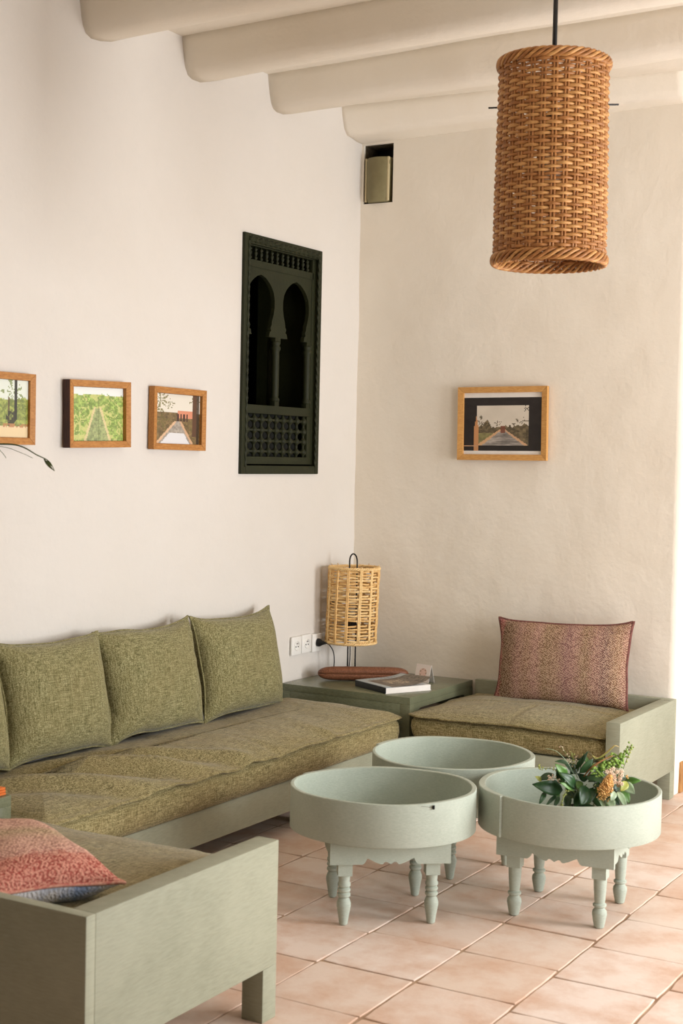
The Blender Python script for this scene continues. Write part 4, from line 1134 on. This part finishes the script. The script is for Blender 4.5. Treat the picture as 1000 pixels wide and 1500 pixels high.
LV = [ # base, tip, width, material, depth base, depth tip
 ((300, 430), (50, 382), 125, 'leaf_d', .02, .05), ((405, 415), (268, 284), 95, 'leaf_d', .04, .07), ((400, 435), (276, 368), 55, 'leaf_m', .05, .08),
 ((330, 330), (236, 215), 80, 'leaf_m', .02, .04), ((345, 215), (235, 196), 42, 'leaf_d', .0, .02), ((300, 380), (250, 240), 85, 'leaf_d', .0, .02),
 ((440, 290), (548, 172), 70, 'leaf_d', .03, .03), ((400, 262), (505, 116), 46, 'leaf_d', .0, -.01), ((420, 300), (300, 200), 80, 'leaf_d', -.01, .0),
 ((480, 390), (448, 556), 130, 'leaf_d', .05, .09), ((545, 410), (500, 545), 85, 'leaf_d', .05, .08), ((430, 440), (395, 585), 80, 'leaf_d', .04, .07),
 ((590, 490), (642, 592), 70, 'leaf_s', .06, .10), ((675, 495), (712, 592), 78, 'leaf_s', .07, .11), ((742, 440), (815, 588), 66, 'leaf_s', .06, .10),
 ((790, 370), (884, 462), 92, 'leaf_s', .02, .05), ((805, 352), (938, 352), 62, 'leaf_m', .0, .02), ((770, 400), (840, 540), 80, 'leaf_m', .02, .05),
 ((820, 360), (770, 440), 75, 'leaf_y', .04, .06), ((160, 440), (106, 548), 46, 'leaf_d', .03, .06), ((250, 470), (158, 560), 34, 'leaf_d', .03, .06),
 ((270, 480), (225, 575), 40, 'leaf_d', .03, .06), ((490, 330), (655, 372), 90, 'leaf_d', .05, .07), ((400, 560), (575, 575), 48, 'leaf_d', .05, .07),
 ((720, 440), (690, 520), 60, 'leaf_s', .08, .10), ((130, 360), (74, 318), 44, 'leaf_y', .01, .02), ((230, 300), (95, 350), 66, 'leaf_d', -.01, .01),
 ((560, 300), (690, 180), 60, 'leaf_m', -.02, -.03), ((600, 360), (560, 250), 70, 'leaf_d', .0, .0), ((520, 260), (470, 130), 40, 'leaf_m', -.03, -.05),
 ((660, 430), (760, 560), 80, 'leaf_d', .0, .03), ((560, 480), (620, 580), 90, 'leaf_d', .02, .05), ((340, 470), (330, 585), 70, 'leaf_d', .02, .05),
 ((700, 300), (820, 330), 60, 'leaf_d', -.03, -.04), ((360, 300), (440, 200), 70, 'leaf_d', -.04, -.05), ((560, 420), (660, 470), 90, 'leaf_d', .0, .02)]
for b_, tp, wd, mt, d0, d1 in LV:
    leaf(fp3(*b_, d0), fp3(*tp, d1), wd*mpu*.95, M[mt], face_r(.35), curl=R.uniform(.05, .16), fold=R.uniform(.12, .35))
# filler leaves towards the middle and back
for k in range(22):
    u = R.uniform(260, 760); v = R.uniform(330, 520); d = R.uniform(-.07, .02); a = R.uniform(0, 2*PI)
    leaf(fp3(u, v, d), fp3(u+110*math.cos(a), v+80*math.sin(a), d+.02), R.uniform(50, 80)*mpu, M[R.choice(('leaf_d', 'leaf_d', 'leaf_m'))], face_r(.6))
# grass blades, curled rusty leaf
def blade(pts, w_, mat, dep, name='grass_blade'):
    P = bez([fp3(u, v, dep) for u, v in pts], 6); n = len(P)
    V, F = tube_g(P, [w_*mpu*.5*(math.sin(PI*(.12+.88*i/(n-1)))**.7+.05) for i in range(n)], 6, flat=.25, up=tuple(side.cross(Vector((0, 0, 1))))); return mk(name, V, F, M[mat], fa, smooth=True)
blade([(400, 330), (345, 215), (250, 115), (150, 90)], 16, 'leaf_s', .02)
blade([(430, 330), (455, 200), (500, 118), (540, 150)], 26, 'leaf_d', .0)
blade([(470, 320), (560, 190), (640, 172)], 22, 'leaf_d', .02)
blade([(545, 150), (600, 165), (690, 95), (725, 68), (765, 84)], 36, 'leaf_o', .0, 'curled_leaf')
blade([(540, 145), (575, 175), (640, 140), (700, 92)], 34, 'leaf_y', .01, 'curled_leaf')
tube('twig', bez([fp3(470, 320, .03), fp3(540, 240, .04), fp3(620, 188, .04), (fp3(705, 150, .03))], 6), .0022, M['twig'], fa, 6)
tube('twig', bez([fp3(500, 320, .02), fp3(570, 225, .03), fp3(640, 180, .02)], 6), .0026, M['twig'], fa, 6)
def blob_g(c, r, n=8, q=(1, 1, 1)):
    V, F = lathe_g([(r*math.sin(PI*(i+.35)/(5.7)), -r*math.cos(PI*(i+.35)/5.7)) for i in range(6)], n)
    return [(c[0]+v[0]*q[0], c[1]+v[1]*q[1], c[2]+v[2]*q[2]) for v in V], F
def sprig(pts, dep, mat, bud, nb, r, spread=16, name='sprig'):
    P = bez([fp3(u, v, dep) for u, v in pts], 8); s = tube(name, P, .0011, mat, fa, 5)
    g = []
    for k in range(nb):
        p = P[int(len(P)*(.25+.75*k/nb))]; o_ = Vector((R.uniform(-1, 1), R.uniform(-1, 1), R.uniform(-1, 1)))*spread*mpu
        g.append(tube_g([p, p+o_], .0005, 4)); g.append(blob_g(p+o_, r*R.uniform(.7, 1.2), 6))
    V, F = join_g(g); mk('bud', V, F, bud, s, smooth=True)['kind'] = 'stuff'; return s
sprig([(420, 330), (370, 210), (330, 140), (282, 68)], .0, M['stem'], M['bloom_w'], 20, .0018)
sprig([(400, 300), (380, 200), (375, 125)], -.01, M['stem'], M['bud'], 16, .0022)
sprig([(420, 280), (415, 200), (400, 150)], -.01, M['stem'], M['bloom_w'], 12, .0018)
sprig([(380, 430), (325, 450), (300, 500), (282, 572)], .09, M['stem'], M['bud'], 22, .0022, 14)
sprig([(360, 300), (230, 260), (130, 250), (112, 236)], .0, M['stem'], M['bud'], 16, .0026, 14)
sprig([(300, 360), (220, 330), (190, 345)], .04, M['stem'], M['bloom_w'], 26, .0024, 30)
sprig([(640, 300), (720, 220), (800, 150), (858, 62)], -.01, M['stem'], M['leaf_l'], 30, .0040, 24)
sprig([(600, 330), (650, 220), (720, 160), (770, 140)], -.02, M['stem'], M['leaf_l'], 24, .0048, 30)
sprig([(790, 260), (820, 180), (850, 110), (862, 60)], -.01, M['stem'], M['bud'], 12, .0030, 16)
sprig([(740, 330), (790, 310), (830, 325)], .03, M['stem'], M['bloom_o'], 8, .0026, 12)
# frothy green heads
for (u, v, d) in ((560, 270, .04), (600, 300, .05), (640, 245, .03), (560, 320, .05), (690, 215, .0), (730, 190, .0), (780, 170, -.01), (620, 210, .0), (540, 230, .01), (770, 215, .0)):
    c = fp3(u, v, d); g = []
    for k in range(16):
        q = Vector((R.gauss(0, 1), R.gauss(0, 1), R.gauss(0, 1))).normalized()*R.uniform(.5, 1)*34*mpu
        s = 13*mpu*R.uniform(.7, 1.3); g.append(blob_g(c+q, s, 6, (1, 1, .6)))
    V, F = join_g(g); mk('green_head', V, F, M['leaf_l'], fa, smooth=True)
# cream florets
for k in range(34):
    u = R.uniform(655, 800); v = R.uniform(255, 420); u += (v-330)*.12
    c = fp3(u, v, R.uniform(.02, .07)); g = []
    for q in range(5):
        a = 2*PI*q/5+k; g.append(blob_g(c+side*math.cos(a)*11*mpu+Vector((0, 0, 1))*math.sin(a)*11*mpu, 8.5*mpu, 6, (1, 1, 1)))
    g.append(blob_g(c-view*.002, 5*mpu, 6))
    V, F = join_g(g); mk('cream_floret', V, F, M['bloom_w'], fa, smooth=True)
# orange plume
g = []
for k in range(520):
    s = R.random(); u = 632+s*52; v = 470-s*150; rad_ = (62*(1-s)**.6+12)*mpu
    q = Vector((R.gauss(0, 1), R.gauss(0, 1), R.gauss(0, 1))).normalized()*rad_*R.uniform(.75, 1)
    g.append(blob_g(fp3(u, v, .075)+q, R.uniform(5, 8)*mpu, 5))
V, F = join_g(g); mk('orange_plume', V, F, M['bloom_o'], fa, smooth=True)
# stems gathered in a shallow holder standing on the tray
V, F = lathe_g([(.040, 0), (.052, .004), (.060, .030), (.060, .046), (.055, .046), (.054, .030), (.03, .012)], 28); mk('flower_holder', V, F, M['green'], fa, smooth=True)
for k in range(26):
    a = R.uniform(0, 2*PI); p0 = Vector((.03*math.cos(a), .03*math.sin(a), .014)); p1 = fp3(R.uniform(300, 760), R.uniform(380, 480), R.uniform(-.05, .05))
    tube('stem', bez([p0, (p0+p1)/2+Vector((0, 0, .02)), p1], 4), .0013, M['stem'], fa, 5)

# ------------------------------------------------------------------ potted palm on the near table; only one frond tip reaches into view
pot = thing('potted_palm', 'thin palm frond tip hanging in at the left edge under the framed photos', 'plant', (.20, -3.24, .4055))
V, F = lathe_g([(.055, 0), (.062, .004), (.082, .12), (.090, .125), (.090, .145), (.080, .145), (.078, .125), (.05, .122)], 28); mk('pot', V, F, M['terra'], pot, angle=40)
V, F = lathe_g([(.078, .118), (.04, .126), (.01, .128)], 20); mk('soil', V, F, M['soil'], pot, smooth=True)
org = Vector(pot.location)
def frond(P, nl, ll, name='frond', leaf_last=True):
    P = bez([Vector(p)-org for p in P], 10); n = len(P)
    o = tube(name, P, [.0040*(1-i/n)+.0007 for i in range(n)], M['palm'], pot, 6)
    for k in range(nl):
        i = int(n*(.30+.64*k/nl)); p = P[i]; t = (P[min(i+1, n-1)]-P[max(i-1, 0)]).normalized()
        for s in (-1, 1):
            sd = t.cross(Vector((0, 0, 1))).normalized()*s
            tipv = p+(sd*.6+t*.8+Vector((0, 0, -.35)))*ll*(1-.5*k/nl)
            leaf(p, tipv, .010, M['palm'], (0, 0, 1), curl=.12, fold=.2, n=6, parent=o, name='leaflet')
    return o
q1 = on(-60, 655, 1, -3.05); q2 = on(18, 651, 1, -3.0); q3 = on(55, 667, 1, -2.98); q4 = on(72, 676, 1, -2.97); q5 = on(80, 690, 1, -2.965)
base = org+Vector((0, 0, .125))
main = frond([base, base+Vector((.01, .02, .45)), base+Vector((.08, .05, .80)), on(-150, 668, 1, -3.1), q1, q2, q3, q4, q5], 0, .1)
P = [q-org for q in (q3, q4, q5)]
leaf(on(64, 671, 1, -2.972)-org, q5-org, .008, M['palm'], (-.3, -1, .3), curl=.10, n=7, parent=main, name='leaflet')
leaf(on(68, 673, 1, -2.972)-org, on(77, 684, 1, -2.97)-org, .006, M['palm'], (.3, -1, .6), curl=-.10, n=7, parent=main, name='leaflet')
tube('leaflet', bez([q1-org, on(0, 654, 1, -3.0)-org, on(30, 663, 1, -2.98)-org, on(48, 671, 1, -2.98)-org], 6), .0007, M['palm'], main, 5)
tube('leaflet', bez([q1-org, on(-10, 655, 1, -3.0)-org, on(2, 662, 1, -2.98)-org, on(9, 671, 1, -2.98)-org], 6), .0008, M['palm'], main, 5)
for a, h_, rr_ in ((2.6, .55, .20), (3.6, .50, .18), (4.4, .6, .22), (5.1, .45, .25)):
    c, s = math.cos(a), math.sin(a)
    frond([base, base+Vector((c*.03, s*.03, h_*.6)), base+Vector((max(c*rr_*.6, -.08), s*rr_*.6, h_)), base+Vector((max(c*rr_, -.13), s*rr_, h_*.9))], 7, .12)

# small pale crumpled paper under the tables
c = on(608, 1283, 2, 0)
bm = bmesh.new(); bmesh.ops.create_icosphere(bm, subdivisions=3, radius=.014)
for v in bm.verts:
    v.co *= 1+.35*nz(v.co.x, v.co.y, v.co.z, 90); v.co.z *= .7
zm = min(v.co.z for v in bm.verts)
for v in bm.verts: v.co.z -= zm
me = bpy.data.meshes.new('crumpled_paper'); bm.to_mesh(me); bm.free()
o = link('crumpled_paper', me, M['paper'], None, smooth=False); o.location = (c.x, c.y, .0006)
tag(o, 'small crumpled pale paper on the tiles under the tub tables', 'paper')
